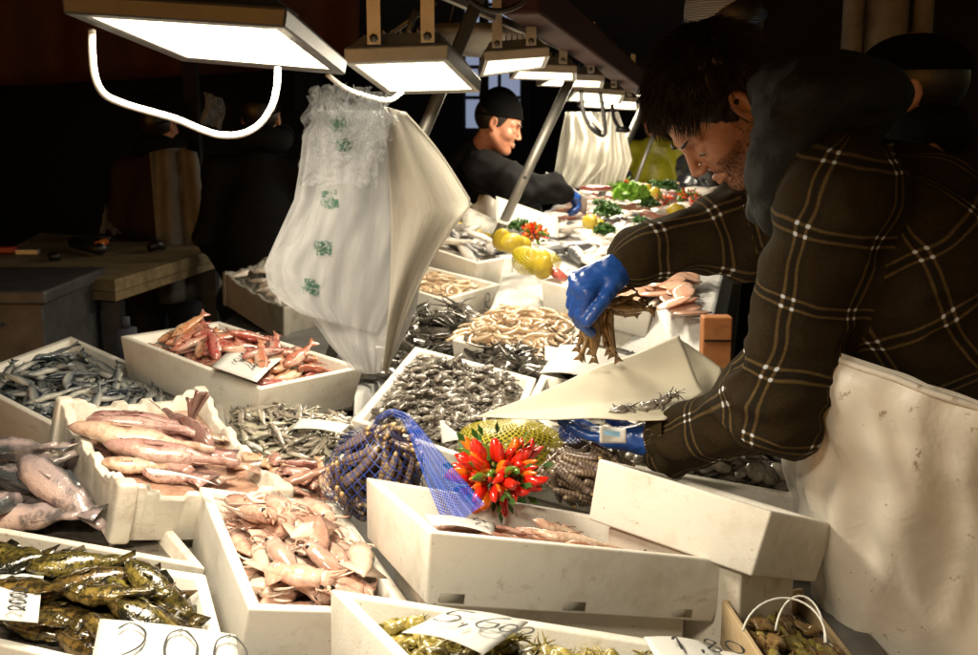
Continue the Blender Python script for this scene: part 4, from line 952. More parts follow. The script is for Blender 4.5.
# long pink fish, individually laid across the notched box
K_pink = [fish_parts(L, .062, .045, bz=.02, by=b, mats=M['pinkfish'], seed=s, big=True, fork=.2, snout=.6) for s, (L, b) in enumerate(((.34, .03), (.30, -.04), (.26, .05)))]
liner('C', 'wetpink')
bc = bed_of('C', .0, .0); labs = ['pale pink fish laid lengthwise across the notched box', 'pink fish whose belly shows in the notched box', 'pink fish lowest in the notched box']
pile(bc, [K_pink[2]], 5, 'pink_fish', 'pale pink fish at the bottom of the notched box', 'fish', 'long pink fish in the notched box', ang=-.9, spread=.5, seed=21)
def lay(K, bed_key, pa, pb, up, label, group, roll=0, name='fish', cat='fish'):
    """head at pixel pa, tail at pixel pb, on the plane `up` above the floor of a box"""
    C = CR[bed_key]; n = C['n']; c = sum(C['bed'], Vector()) / 4 + n * up; A = on_plane(*pa, c, n); B = on_plane(*pb, c, n)
    fx = (B - A).normalized(); fy = n.cross(fx).normalized(); fz = fx.cross(fy); s = (B - A).length / K['L']
    fy, fz = fy * math.cos(roll) + fz * math.sin(roll), fz * math.cos(roll) - fy * math.sin(roll)
    return instance(K, basis(fx * s, fy * s, fz * s, (A + B) / 2 + n * K['T'] * .5 * s), name, label, cat, group)
gP = 'long pink fish in the notched box'
lay(K_pink[0], 'C', (64, 438), (228, 466), .022, 'long pale pink fish with its snout over the left rim of the notched box', gP)
lay(K_pink[0], 'C', (100, 455), (252, 478), .018, 'pale pink fish lying along the front of the notched box', gP, .2)
lay(K_pink[1], 'C', (84, 430), (215, 446), .022, 'pale pink fish on top at the back of the notched box', gP, -.2)
lay(K_pink[2], 'C', (100, 470), (176, 476), .010, 'short pink fish at the front left corner of the notched box', gP, .3)
lay(K_pink[2], 'C', (212, 458), (160, 418), .012, 'pink fish with its tail sticking up at the back of the notched box', gP, .5)
lay(K_pink[2], 'C', (140, 478), (192, 486), .008, 'stubby pink fish end at the front of the notched box', gP, .9)
for i, (p, q_) in enumerate((((178, 448), (203, 392)), ((190, 452), (192, 398)))):
    m = MB(); C = CR['C']; a = at(*p, 2.12); b = at(*q_, 2.12); s = (b - a).cross(Vector((0, 1, 0))).normalized() * .018
    m.grid(lambda u, v: a.lerp(b, v) + s * (u - .5) * (.35 + 1.2 * v ** 3) + Vector((0, .010 * math.sin(u * math.pi * 2 + i), 0)), 8, 8)
    o = obj('fish_tail', m, None, M['pinkfish'], mod=dict(solid=.005, sub=1)); o['label'] = ('pink fish tail fin standing up at the back of the notched box', 'second upright pink tail fin beside the corner of the notched box')[i]; o['category'] = 'fish'; o['group'] = 'upright fish tails'
# squid box
K_sq = [squid_parts(.115 + .015 * (s % 3), .017 + .003 * (s % 2), M['squid_white' if s % 3 == 2 else 'squid'], s, tent=.30, arms=6) for s in range(6)]
liner('D', 'wetpink'); pile(bed_of('D', .0, .02, h=.006), K_sq, 190, 'squid', 'glossy pink squid in the box left of centre', 'squid', 'pink squid in a box', seed=31, sink=.6, tries=20)
# green fish bottom left
K_wr = [fish_parts(.145, .042, .026, bz=.03 * (s - 1), by=.05 * (s % 2), mats=M['wrasse'], seed=s, big=True, fork=.1) for s in range(3)]
liner('I', 'wetdark'); pile(bed_of('I', .0, .015), K_wr, 130, 'green_fish', 'dark green striped fish in the bottom left box', 'fish', 'green fish in the bottom left box', ang=.1, spread=.7, seed=41, sink=.6)
# grey fish at the left
K_gr = [fish_parts(.30, .075, .06, bz=.02, by=.03 * s, mats=M['greyfish'], seed=s, big=True, fork=.2, snout=.5) for s in range(2)]
liner('J', 'wetdark'); pile(bed_of('J', .0, .01), [fish_parts(.24, .06, .045, bz=.03, by=.03, mats=M['greyfish'], seed=5, big=True, fork=.2, snout=.5)], 26, 'grey_fish', 'grey pink fish packed under the top layer at the left edge', 'fish', 'lower grey fish at the left edge', ang=.15, spread=.6, seed=43, hmax=.018, area=(0, .62, 0, 1)); gG = 'large grey fish at the left edge'
for i, (a, b, up, lb) in enumerate((((44, 520), (-66, 505), 0.007, 'low grey fish with dark back by the left edge'), ((38, 468), (-56, 492), 0.021, 'grey pink fish pointing to the notched box corner'), ((24, 508), (-86, 545), 0.035, 'dark shiny fish nearest the front rim at left'), ((19, 478), (-61, 460), 0.042, 'pale bellied fish uppermost at the left edge'), ((49, 500), (-46, 478), 0.049, 'slanting silvery fish under the notched box'), ((-6, 530), (-86, 515), 0.052, 'pink bellied fish tail end in the left corner'))):
    lay(K_gr[i % 2], 'J', a, b, up, lb, gG, .2 * (i - 2))
# tiny silver fish and little pink fish
K_ts = [fish_parts(.085, .017, .011, bz=.05 * (s - 1), by=.05, mats=[M['smallsilver'], M['eye']], seed=s) for s in range(3)]
pile(bed_of('K', .0, .02), K_ts, 170, 'small_fish', 'tiny silver fish in the box behind the razor clams', 'fish', 'tiny silver fish in a box', seed=51, spread=1.3)
K_lp = [fish_parts(.10, .026, .018, bz=.04, by=.04 * s, mats=[M['pinksmall'], M['eye']], seed=s) for s in range(2)]
pile(bed_of('L', .0, .01), K_lp, 45, 'small_pink_fish', 'little pink fish in the narrow box behind the squid', 'fish', 'little pink fish in a narrow box', seed=52)
# grey baby squid
K_bs = [squid_parts(.062, .0095, M['baby'], 60 + s, tent=.5, curl=1.8) for s in range(6)]
liner('M', 'wetdark', .0); pile(bed_of('M', .0, .022, h=.006), K_bs, 296, 'baby_squid', 'grey baby squid in the white box right of the bags', 'squid', 'grey baby squid in a box', seed=61, sink=.6, tries=12, mrg=.004)
liner('N', 'wetdark', .0); pile(bed_of('N', .0, .02), K_bs, 60, 'baby_squid', 'grey baby squid in the box under the wrapping paper', 'squid', 'baby squid under the wrapping paper', seed=62, sink=.6, tries=12)
K_cl = [clam_parts(.036 + .01 * (s % 3), s) for s in range(4)] + [squid_parts(.05, .008, M['clam'], 70 + s, tent=.4) for s in range(3)]
liner('G', 'wetdark', .0); pile(bed_of('G', .0, .028), K_cl, 250, 'clam', 'small grey clam in the box beneath the plaid sleeve', 'shellfish', 'small grey clams in a box', seed=71, sink=.6, tries=12)
K_sh = [shrimp_parts(.085, .0058, s) for s in range(4)]
pile(bed_of('O', .0, .03), K_sh, 280, 'shrimp', 'beige shrimp in the box beyond the black cuttlefish', 'shrimp', 'beige shrimps in a box', seed=81, sink=.6, tries=12)
pile(bed_of('P', .0, .01), K_sh, 110, 'shrimp', 'beige shrimp in the box with the letter R', 'shrimp', 'shrimps in the box with the letter R', seed=82, sink=.6, tries=12)
K_si = [fish_parts(.22, .045, .03, bz=.05 * (s - .5), by=.05, mats=M['silver'], seed=s, big=True) for s in range(2)]
pile(bed_of('Q', .005, .0), K_si, 16, 'silver_fish', 'silver fish in the topmost white box right of the bags', 'fish', 'silver fish in the topmost box', seed=83)
K_fl = [blob_parts(.13, .07, .014, 'fillet', s, .12) for s in range(4)]
pile(bed_of('S', .0, .02), K_fl, 18, 'fish_slice', 'orange pink fish slice behind the right blue glove', 'fish slice', 'orange fish slices in a low box', seed=84)
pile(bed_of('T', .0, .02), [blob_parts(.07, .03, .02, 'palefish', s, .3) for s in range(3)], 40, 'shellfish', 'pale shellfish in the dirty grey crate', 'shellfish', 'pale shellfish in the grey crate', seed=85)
# centre box: fish under the card
liner('E', 'wetpink')
K_ce = [fish_parts(.19, .036, .022, bz=.02, by=.04 * s, mats=M['pinksmall'], seed=s, big=True, fork=.3) for s in range(2)]
pile(bed_of('E', .0, .0), K_ce, 26, 'pink_fish', 'pink fish lying low in the long centre box', 'fish', 'pink fish in the long centre box', ang=0, spread=.4, seed=91, hmax=.035)
# bottom box: olive little crabs and fish
liner('H', 'wetdark')
K_cr = [blob_parts(.036, .026, .015, 'crab', s, .45, 9) for s in range(6)]
pile(bed_of('H', .0, .012, h=.006), K_cr, 260, 'crab', 'small olive crab piled in the bottom centre box', 'crab', 'small olive crabs in the bottom box', seed=92, sink=.6, tries=12)
pile(bed_of('F', .0, .0), K_lp, 20, 'small_pink_fish', 'little pink fish inside the tipped white box', 'fish', 'little pink fish in the tipped box', seed=93)
# pieces sticking out behind the tipped box
# ------------------------------------------------------------------ loose heaps
def quadbed(px4, z, **k): return Bed([at(x, y, z=z) for x, y in px4], **k)
# ice ledge under the shiny black cuttlefish
K_in = [blob_parts(.13, .06, .038, 'inky', s, .28, 5) for s in range(5)]
bb = quadbed([(402, 325), (452, 322), (640, 380), (520, 402)], .915, dome=.008)
pile(bb, K_in, 90, 'cuttlefish', 'shiny black inked cuttlefish heaped beyond the baby squid box', 'cuttlefish', 'black inked cuttlefish on ice', seed=101, sink=.65, mrg=-.005, end=False, hmax=.012)
bb2 = quadbed([(365, 330), (430, 318), (424, 352), (356, 410)], .905, dome=.01)
pile(bb2, K_in, 40, 'cuttlefish', 'wet grey cuttlefish beside the lower edge of the bags', 'cuttlefish', 'cuttlefish by the lower edge of the bags', seed=102, sink=.65, end=False, hmax=.01)
# ------------------------------------------------------------------ price cards
GL = {'0': [[(.5, 1), (.15, .8), (.1, .3), (.4, 0), (.8, .15), (.9, .6), (.6, .95), (.4, .9)]], '5': [[(.95, 1), (.3, .95), (.2, .55), (.6, .6), (.9, .3), (.6, 0), (.1, .05)]],
      '6': [[(.85, 1), (.35, .8), (.1, .3), (.4, 0), (.8, .15), (.75, .5), (.3, .45)]], '2': [[(.1, .8), (.4, 1), (.8, .8), (.7, .4), (.1, 0), (.5, .1), (1, 0)]],
      '8': [[(.5, .5), (.2, .75), (.5, 1), (.8, .75), (.5, .5), (.15, .2), (.5, 0), (.85, .2), (.5, .5)]], '1': [[(.3, .75), (.6, 1), (.5, 0)]], '7': [[(.05, .95), (.9, 1), (.4, 0)], [(.25, .5), (.8, .55)]],
      '4': [[(.6, 1), (.1, .35), (.95, .35)], [(.7, .6), (.65, 0)]], ',': [[(.4, .12), (.3, -.2)]], 'R': [[(.15, 0), (.2, 1), (.8, .9), (.7, .55), (.25, .5), (.9, 0)]], '-': [[(0, .5), (1, .5)]]}
def crom(p, n=5):
    out = []
    for i in range(len(p) - 1):
        a, b, c, d = p[max(i - 1, 0)], p[i], p[i + 1], p[min(i + 2, len(p) - 1)]
        for k in range(n):
            t = k / n; out.append(b * (1 - 3 * t * t + 2 * t ** 3) + c * (3 * t * t - 2 * t ** 3) + (c - a) * .5 * (t - 2 * t * t + t ** 3) + (d - b) * .5 * (t ** 3 - t * t))
    out.append(p[-1]); return out
def scribble(root, text, o, ex, ey, n, h, w=.0012, step=.75, name='handwriting'):
    m = MB(); x = 0
    for ch in text:
        if ch == ' ': x += .5; continue
        sc_ = .62 if ch == 'o' else 1
        for st in GL['0' if ch == 'o' else ch]:
            pts = crom([o + ex * (x + q[0] * .6 * sc_) * h + ey * q[1] * h * sc_ + n * .0008 for q in st])
            vs = []; 
            for i, p in enumerate(pts):
                d = (pts[min(i + 1, len(pts) - 1)] - pts[max(i - 1, 0)]).normalized(); s = n.cross(d) * w * (.95 + .25 * math.sin(i * .9)); vs += [p + s, p - s]
            m.add(vs, [(2 * i, 2 * i + 1, 2 * i + 3, 2 * i + 2) for i in range(len(pts) - 1)])
        x += step * (sc_ if ch != ',' else .5)
    L = Vector(root.location) if root.matrix_parent_inverse is not None else Vector(); m.v = [tuple(Vector(p) - L) for p in m.v]
    obj(name, m, root, M['ink'])
def card(px, ds, label, text=None, th=(.12, .35, .5), flip=False, step=.75):
    """px: four corners in order round the card (first two = top edge as written)"""
    P_ = [at(x, y, d) for (x, y), d in zip(px, ds)]; o = sum(P_, Vector()) / 4
    root = thing('price_card', label, 'price card', o, 'hand-written price cards')
    ex = (P_[1] - P_[0]); ey = (P_[0] - P_[3]); n = ex.cross(ey).normalized()
    if n.z < 0 and not flip: pass
    m = MB(); sag = .006
    m.grid(lambda u, v: P_[0].lerp(P_[1], u).lerp(P_[3].lerp(P_[2], u), v) + n * sag * (math.sin(u * 3.1) - .5) * (.5 + .5 * v), 10, 6)
    obj('sheet', local(root, m), root, M['card'], mod=dict(solid=.0007))
    if text:
        h = ey.length * th[2]; nn = n if n.dot(EYE - o) > 0 else -n
        scribble(root, text, P_[3].lerp(P_[2], th[0]) + (P_[0] - P_[3]) * th[1] + nn * (.0075), ex.normalized(), ey.normalized(), nn, h, .0016, step=step)
    return root
def pcard(px, key, up, label, **k):
    C = CR[key]; c = C['o'] + C['n'] * up; P_ = [on_plane(x, y, c, C['n']) for x, y in px]; return card(px, [p.y for p in P_], label, **k)
pcard([(212, 366), (236, 346), (286, 356), (257, 381)], 'A', .024, 'card with looped zeros lying on the red mullets', text='200', th=(.22, .22, .5))
pcard([(-8, 618), (0, 573), (44, 572), (38, 621)], 'I', .035, 'square card at the left edge standing on the green fish', text='2000', th=(.06, .3, .36))
pcard([(100, 618), (236, 634), (240, 672), (90, 665)], 'I', .045, 'wide card at the bottom edge over the green fish', text='200', th=(.12, .02, .8))
pcard([(452, 608), (529, 621), (484, 652), (402, 630)], 'H', .028, 'large white card reading 5600 in the bottom centre box', text='5,6oo', th=(.14, .28, .46), step=.60)
pcard([(644, 636), (700, 640), (735, 660), (660, 662)], 'H', .028, 'card partly cut by the bottom edge right of the 5600 card', text='1,80', th=(.2, .2, .5))
pcard([(424, 513), (495, 522), (495, 534), (432, 523)], 'E', -.02, 'thin card lying almost edge-on in the long centre box', text='4,', th=(.7, .3, .6))
pcard([(262, 432), (322, 420), (358, 430), (300, 443)], 'K', .012, 'card lying flat on the tiny silver fish', text='50', th=(.5, .2, .4))
pcard([(145, 467), (206, 479), (219, 484), (150, 472)], 'C', .03, 'thin price card lying nearly edge-on among the pink fish')
card([(545, 345), (588, 356), (584, 371), (545, 359)], (2.72, 2.70, 2.62, 2.64), 'small faded card on the black cuttlefish left of the blue glove', text='20', th=(.4, .3, .4))
card([(560, 243), (594, 240), (603, 262), (578, 263)], (4.35, 4.35, 4.05, 4.05), 'card reading 650 on the ice beyond the blue glove', text='650', th=(.2, .12, .5))
card([(300, 418), (350, 424), (340, 432), (290, 428)], (2.3, 2.25, 2.2, 2.25), 'torn paper slip behind the net of razor clams')
card([(440, 420), (444, 423), (470, 440), (443, 442)], (2.1, 2.1, 2.0, 2.02), 'paper corner standing up behind the red chillies')
# letter R on the box
C = CR['P']; q = C['q']; ex = (q[1] - q[2]); ex = (CR['P']['q'][2] - CR['P']['q'][1]); 
n_ = (at(489, 302, 3.7) - at(489, 302, 3.6)).normalized()
fr, br = C['q'][1], C['q'][2]; e = (br - fr).normalized(); up_ = C['n']; out = e.cross(up_).normalized()
if out.dot(EYE - fr) < 0: out = -out
scribble(C['root'], 'R', fr.lerp(br, .70) - up_ * .088 + out * .0005, e, up_, out, .065, .0018)
# ------------------------------------------------------------------ setting
def struct(name, m, mat, **mod):
    o = obj(name, m, None, M[mat], mod=mod or None); o['kind'] = 'structure'; return o
m = MB(); m.grid(lambda u, v: Vector((-60 + 120 * u, -20 + 140 * v, 0)), 8, 8); struct('ground', m, 'asphalt')
def solo(name, m, mat, label, cat, group=None, smooth=True, **mod):
    o = obj(name, m, None, M[mat], smooth=smooth, mod=mod or None); o['label'] = label; o['category'] = cat
    if group: o['group'] = group
    return o
m = MB(); m.box((0, 3, 3.6), (14, 16, .12)); solo('market_roof', m, 'ceiling', 'dark roof over the fish stalls', 'roof')
m = MB(); m.box((-5.2, 6.5, 1.8), (.12, 9, 3.6)); m.box((-3.4, 9.2, 1.8), (3.6, .1, 3.6)); solo('stall_backing', m, 'darkwall', 'black backing screen behind the chopping table at left', 'screen')
# dark red canvas hanging upper left
m = MB(); m.grid(lambda u, v: at(-60 + 420 * u, -60 + (150 - 25 * u) * v, 6.2) + Vector((0, .06 * math.sin(u * 30) * v, 0)), 60, 8); solo('hanging_canvas', m, 'maroon', 'dark red canvas hanging in the upper left behind the lamp', 'canvas', solid=.01)
# houses across the canal with pilasters and dusk-lit windows
t = thing('stone_building', 'dim stone facade with tall windows behind the man in the black beanie', 'building', (1.0, 16, 0))
def wpart(name, x0, x1, z0, z1, y0, y1, mat, par): m = MB(); m.box(((x0 + x1) / 2, (y0 + y1) / 2, (z0 + z1) / 2), (x1 - x0, y1 - y0, z1 - z0)); return obj(name, local(t, m), par, M[mat], smooth=False, mod=dict(bevel=.02))
def zx(px, py, d=16.0): p = at(px, py, d); return p.x, p.z
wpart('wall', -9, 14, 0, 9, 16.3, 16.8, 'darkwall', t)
for a, b in ((455, 464), (521, 531), (311, 322), (334, 343)): wpart('pilaster', zx(a, 50)[0], zx(b, 50)[0], 0, 8, 15.9, 16.28, 'darkwall', t)
for (x0, x1, y0, y1) in ((465, 520, -60, 128), (323, 333, -60, 60), (180, 200, -60, 118)):
    a, z1 = zx(x0, y0); b, z0 = zx(x1, y1); w = MB(); mid = (a + b) / 2
    wn = MB(); wn.box((mid, 16.18, (z0 + z1) / 2), (b - a, .04, z1 - z0)); 
    if x0 == 180: 
        continue
    wn_o = obj('window', local(t, wn), t, M['dayglass'], smooth=False)
    for k in ((.28, .36, .62) if x0 == 465 else (.5,)):
        w.box((a + (b - a) * k, 16.12, (z0 + z1) / 2), (.10 if k == .36 else .05, .06, z1 - z0))
    for k in range(1, 6): w.box((mid, 16.10, z0 + (z1 - z0) * k / 6), (b - a, .05, .05))
    obj('mullion', local(t, w), t, M['darkwall'], smooth=False)
for i, (a, b) in enumerate(((842, 862), (866, 905), (912, 931))):
    m = MB(); p = at((a + b) / 2, 40, 6.0); w = (b - a) / F_PX * 6.0; m.prism([(p.x + w / 2 * math.cos(k * math.pi / 8) , 6.0 + w / 2 * math.sin(k * math.pi / 8)) for k in range(16)], 0, 3.5)
    m.box((p.x, 6.0, .12), (w * 1.4, w * 1.4, .24)); solo('stone_column', m, 'stone', ('narrow stone column left of the wide one, upper right', 'widest stone column in the dark upper right', 'stone column above the dark flat cap')[i], 'column', 'stone columns behind the customers')
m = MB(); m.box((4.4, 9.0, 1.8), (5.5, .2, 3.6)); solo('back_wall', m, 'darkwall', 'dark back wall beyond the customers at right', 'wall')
# stall tables
def table(name, label, poly, ztop, th=.05, legs=()):
    t = thing(name, label, 'table', (sum(p[0] for p in poly) / len(poly), sum(p[1] for p in poly) / len(poly), 0))
    m = MB(); m.prism(poly, ztop - th, ztop); obj('tabletop', local(t, m), t, M['counter'], smooth=False, mod=dict(bevel=.006))
    for x, y in poly: 
        cx, cy = t.location.x, t.location.y; x2, y2 = x + (cx - x) * .08, y + (cy - y) * .08
        m = MB(); m.tube([(x2, y2, 0), (x2, y2, ztop - th)], .025, 10); obj('leg', local(t, m), t, M['dark_steel'])
    return t
table('stall_counter', 'steel stall counter under the near fish boxes', [(-1.75, .75), (.62, .75), (.62, 2.62), (-1.75, 2.95)], .775)
table('stall_counter', 'long steel counter running under the far ice display', [(-.95, 3.0), (.60, 2.68), (2.05, 8.7), (.75, 8.9)], .86)
cT = CR['T']['o']; table('side_table', 'small dark side table under the dirty grey crate', [(cT.x - .22, cT.y - .2), (cT.x + .22, cT.y - .2), (cT.x + .22, cT.y + .2), (cT.x - .22, cT.y + .2)], cT.z - .155)
for key, top in (('A', .775), ('B', .775), ('C', .775), ('E', .775), ('H', .775), ('F', .775), ('G', .775), ('M', .775), ('K', .775), ('L', .775), ('J', .775), ('I', .775), ('N', .775), ('P', .86), ('Q', .86), ('S', .86), ('O', .86)):
    cc = CR[key]; hh = dict(A=.105, B=.13, C=.105, E=.098, H=.13, F=.1, G=.12, M=.12, K=.11, L=.11, J=.11, I=.12, N=.12, P=.1, Q=.14, S=.105, O=.11)[key]
    up4 = [cc['o'] + (p - cc['o']) * .78 - cc['n'] * (hh + .002) for p in cc['q']]
    if min(p.z for p in up4) < top + .012: continue
    lo4 = [Vector((p.x, p.y, top + .001)) for p in up4]; m = MB(); m.hexa(lo4, up4)
    o = obj('spare_box', m, None, M['styro_worn'], smooth=False, mod=dict(bevel=.004)); o['label'] = 'empty spare box propping up a fish box on the counter'; o['category'] = 'fish box'; o['group'] = 'spare boxes under the fish boxes'
# levels of ice between the boxes
def icebed(name, label, px4, z, amp=.012, dome=.02, nu=40, nv=40, th=.0):
    P_ = [at(x, y, z=zz) for (x, y), zz in zip(px4, z if isinstance(z, (list, tuple)) else [z] * 4)]; m = MB()
    def f(u, v):
        p = P_[0].lerp(P_[1], u).lerp(P_[3].lerp(P_[2], u), v); e = min(u, 1 - u, v, 1 - v)
        p = p + Vector((0, 0, amp * mnoise.noise(p * 9) + amp * .5 * mnoise.noise(p * 30) + dome * min(1, e * 5) ** .5))
        if e < .001: p.z = .80 if p.y < 2.9 else .865
        return p
    m.grid(f, nu, nv); return solo(name, m, 'ice', label, 'ice')
icebed('ice_mound', 'crushed ice under the black cuttlefish', [(395, 318), (455, 314), (665, 378), (515, 404)], .893, .006)
icebed('ice_mound', 'crushed ice beside the lower edge of the bags', [(360, 318), (440, 314), (425, 352), (352, 405)], .882, .006)
icebed('ice_bed', 'long bed of ice displaying the far fish', [(590, 186), (748, 180), (716, 335), (470, 252)], (1.13, 1.12, .99, 1.06), .016, .015, 60, 60)
icebed('ice_mound', 'white ice between the two small boxes and the lemons', [(506, 268), (560, 262), (560, 300), (486, 318)], (1.0, 1.0, .97, .97), .006)
# ------------------------------------------------------------------ floodlights
def lamp(label, px, ds, th, power, bracket=True, top=None, cable=None, group='floodlights hung in a row over the stall', dark=False, pts=None):
    P_ = pts or [at(x, y, d) for (x, y), d in zip(px, ds)]          # near-left, far-left, far-right, near-right
    o = sum(P_, Vector()) / 4; nrm = (P_[1] - P_[0]).cross(P_[2] - P_[1]).normalized()
    if nrm.z < 0: nrm = -nrm
    t = thing('floodlight', label, 'floodlight', o, group)
    def off(k, up): return [o + (p - o) * k + nrm * up for p in P_]
    m = MB(); R0, R1, R2, R3, R4 = off(1.0, .002), off(1.16, .0), off(1.18, th * .45), off(1.05, th * .62), off(.86, th)
    Rin = off(1.0, .006)
    m.rings([Rin, R0, R1, R2, R3, R4], cap=False); m.f.append((20, 21, 22, 23)); m.mi.append(0)
    obj('housing', local(t, m), t, M['lampdark' if dark else 'lampgrey'], mod=dict(bevel=.003), smooth=False)
    m = MB(); D = off(1.005, .004); m.grid(lambda u, v: D[0].lerp(D[3], u).lerp(D[1].lerp(D[2], u), v), 1, 1); obj('diffuser', local(t, m), t, M['diffuser'], smooth=False)
    ex = (P_[3] - P_[0]).normalized(); ey = nrm.cross(ex)
    f = MB(); w, dd = (P_[3] - P_[0]).length, (P_[1] - P_[0]).length
    for k in range(7):
        c = o + ex * w * (k - 3) * .10 + nrm * (th + .008); f.box((0, 0, 0), (.003, dd * .6, .018), None); 
        R_ = basis(ex, ey, nrm, c); f.v[-8:] = [tuple(R_ @ Vector(p)) for p in f.v[-8:]]
    obj('cooling_fins', local(t, f), t, M['lampdark' if dark else 'lampgrey'], smooth=False)
    if bracket:
        H = top if top else .12
        for sg in (1, -1):
            m = MB(); a = o + ex * sg * w * .30 + nrm * th * .5 - ey * dd * .62; b = a + Vector((0, 0, H)); mt = basis(ex, ey, Vector((0, 0, 1)), (a + b) / 2)
            m.hexa([a + ex * x + ey * y for x, y in ((-.014, -.002), (.014, -.002), (.014, .002), (-.014, .002))], [b + ex * x + ey * y for x, y in ((-.014, -.002), (.014, -.002), (.014, .002), (-.014, .002))]); obj('bracket', local(t, m), t, M['lampgrey'], smooth=False)
            m = MB(); m.tube([a - ey * .006 + Vector((0, 0, .012)), a + ey * .004 + Vector((0, 0, .012))], .009, 6); obj('bracket_bolt', local(t, m), t, M['steel'])
    ld = bpy.data.lights.new('lamp_light', 'AREA'); ld.shape = 'RECTANGLE'; ld.size = w; ld.size_y = dd; ld.energy = power; ld.color = (1, .875, .665)
    lo = bpy.data.objects.new('lamp_light', ld); COL.objects.link(lo); lo.parent = t
    lo.matrix_local = basis(ex, ey, nrm, -nrm * .012)
    return t, o, ex, ey, nrm
L1 = lamp('large floodlight filling the top left, with a white loop handle below it', [(88, 19), (187, 60), (330, 72), (275, 31)], (1.36, 1.72, 1.70, 1.34), .05, 11.5, bracket=False, dark=True)
m = MB(); pl = [(92, 30, 1.40), (92, 52, 1.41), (95, 77, 1.42), (104, 94, 1.43), (122, 103, 1.45), (148, 111, 1.47), (176, 119, 1.49), (200, 129, 1.51), (220, 135, 1.52), (242, 134, 1.53), (260, 124, 1.54), (272, 106, 1.54), (277, 86, 1.55), (278, 68, 1.56)]
m.tube(crom([at(*p) for p in pl], 4), .0046, 12); obj('loop_handle', local(L1[0], m), L1[0], M['cablewhite'])
L0 = lamp('floodlight of the same row nearest to the viewer, over the foreground boxes', [(-1, 0), (0, 0), (0, 0), (-1, 0)], None, .05, 21, bracket=True, top=.3, pts=[Vector((-.62, .42, 1.93)), Vector((-.56, .66, 1.87)), Vector((-.26, .62, 1.87)), Vector((-.32, .38, 1.93))])
L2 = lamp('floodlight right of the largest one, above the plastic bags', [(355, 66), (391, 93), (472, 91), (443, 63)], (2.35, 2.62, 2.60, 2.33), .07, 7.5, top=.3)
LL = [lamp('small floodlight between the second lamp and the black beanie man', [(489, 62), (484, 76), (541, 68), (545, 58)], (3.2, 3.45, 3.45, 3.2), .06, 9, top=.25)]
for i, (px, ds, lb, pw) in enumerate((([(520, 72), (514, 79), (572, 81), (572, 74)], (3.95, 4.2, 4.2, 3.95), 'fourth floodlight along the row, directly above the steel post', 7),
    ([(553, 80), (541, 86), (599, 88), (600, 82)], (4.6, 4.85, 4.85, 4.6), 'fifth floodlight along the row, left of the dark red beam', 7),
    ([(577, 93), (569, 101), (618, 103), (621, 96)], (5.6, 5.9, 5.9, 5.6), 'sixth floodlight over the far white bags', 7),
    ([(588, 100), (582, 107), (636, 110), (636, 103)], (6.3, 6.6, 6.6, 6.3), 'lowest far floodlight over the lettuce', 7),
    ([(622, 92), (618, 98), (652, 104), (652, 98)], (6.9, 7.2, 7.2, 6.9), 'farthest floodlight at the end of the dark red beam', 7))):
    LL.append(lamp(lb, px, ds, .06, pw, top=.2))
def cable(pts, r, mat, label, n=4):
    m = MB(); m.tube(crom([at(*p) for p in pts], n), r, 8); return solo('power_cable', m, mat, label, 'cable')
cable([(327, 74, 2.35), (345, 88, 2.38), (372, 98, 2.42), (390, 100, 2.44), (402, 92, 2.46)], .0055, 'cablewhite', 'pale cable sagging below the second floodlight')
cable([(460, -10, 2.3), (478, 6, 2.3), (500, 11, 2.3), (520, 4, 2.3), (528, -8, 2.3)], .006, 'cableblack', 'black cable looping at the top between the lamps')
cable([(581, 90, 4.9), (583, 110, 4.9), (590, 126, 4.9), (600, 135, 4.9), (605, 132, 4.9), (603, 110, 4.9), (600, 92, 4.9)], .009, 'cableblack', 'black cable looped below the far lamps')
cable([(612, 104, 5.2), (614, 118, 5.2), (620, 128, 5.2), (630, 130, 5.2)], .009, 'cableblack', 'short black cable hanging under the sixth lamp')
m = MB(); m.tube([at(590, 124, 4.88), at(600, 134, 4.88)], .014, 8); solo('cable_plug', m, 'black', 'black plug on the looped cable of the far lamps', 'plug')
m = MB(); m.tube([at(616, 129, 5.18), at(629, 130, 5.18)], .014, 8); solo('cable_plug', m, 'black', 'black plug at the end of the short hanging cable', 'plug')
# beam and leaning posts of the awning
def bar(a, b, w, h):
    m = MB(); d = (b - a).normalized(); s = d.cross(Vector((0, 0, 1))).normalized(); u = s.cross(d)
    q = lambda p: [p + s * x + u * y for x, y in ((-w, -h), (w, -h), (w, h), (-w, h))]
    m.hexa(q(a), q(b)); return m
solo('awning_beam', bar(at(520, -8, 2.9), at(648, 90, 7.4), .05, .055), 'maroon', 'dark red awning beam carrying the row of lamps', 'beam', smooth=False, bevel=.01)
solo('lamp_rail', bar(at(300, -70, 1.9), at(652, 88, 7.4), .009, .012), 'lampgrey', 'grey lamp rail above the floodlights', 'rail', smooth=False, bevel=.004)
for lb, a, b, d1, d2, r in (('steel post rising from behind the plastic bags', (482, -10), (352, 305), 2.75, 2.95, .0165), ('steel post in front of the black beanie man', (572, 76), (497, 236), 4.45, 4.5, .020), ('steel post by the far white bags', (645, 104), (603, 192), 6.3, 6.2, .022), ('thin post in front of the lime jacket', (662, 112), (634, 186), 7.6, 7.5, .014)):
    m = MB(); A, B = at(*a, d1), at(*b, d2); B = B + (B - A) * max(0, (B.z - (.868 if B.y > 2.97 else .78)) / (A.z - B.z)); m.tube([A, B], r, 16)
    o = solo('awning_post', m, 'steel', lb, 'post', 'leaning awning posts')
    c = A.lerp(B, .45); 
    if lb.startswith('steel post in'): m = MB(); m.tube([c - Vector((.0, .022, 0)), c - Vector((0, .014, 0))], .006, 8); obj('bolt_hole_shade', m, o, M['black'])  # black disc on the post, the dark of a bolt hole as colour
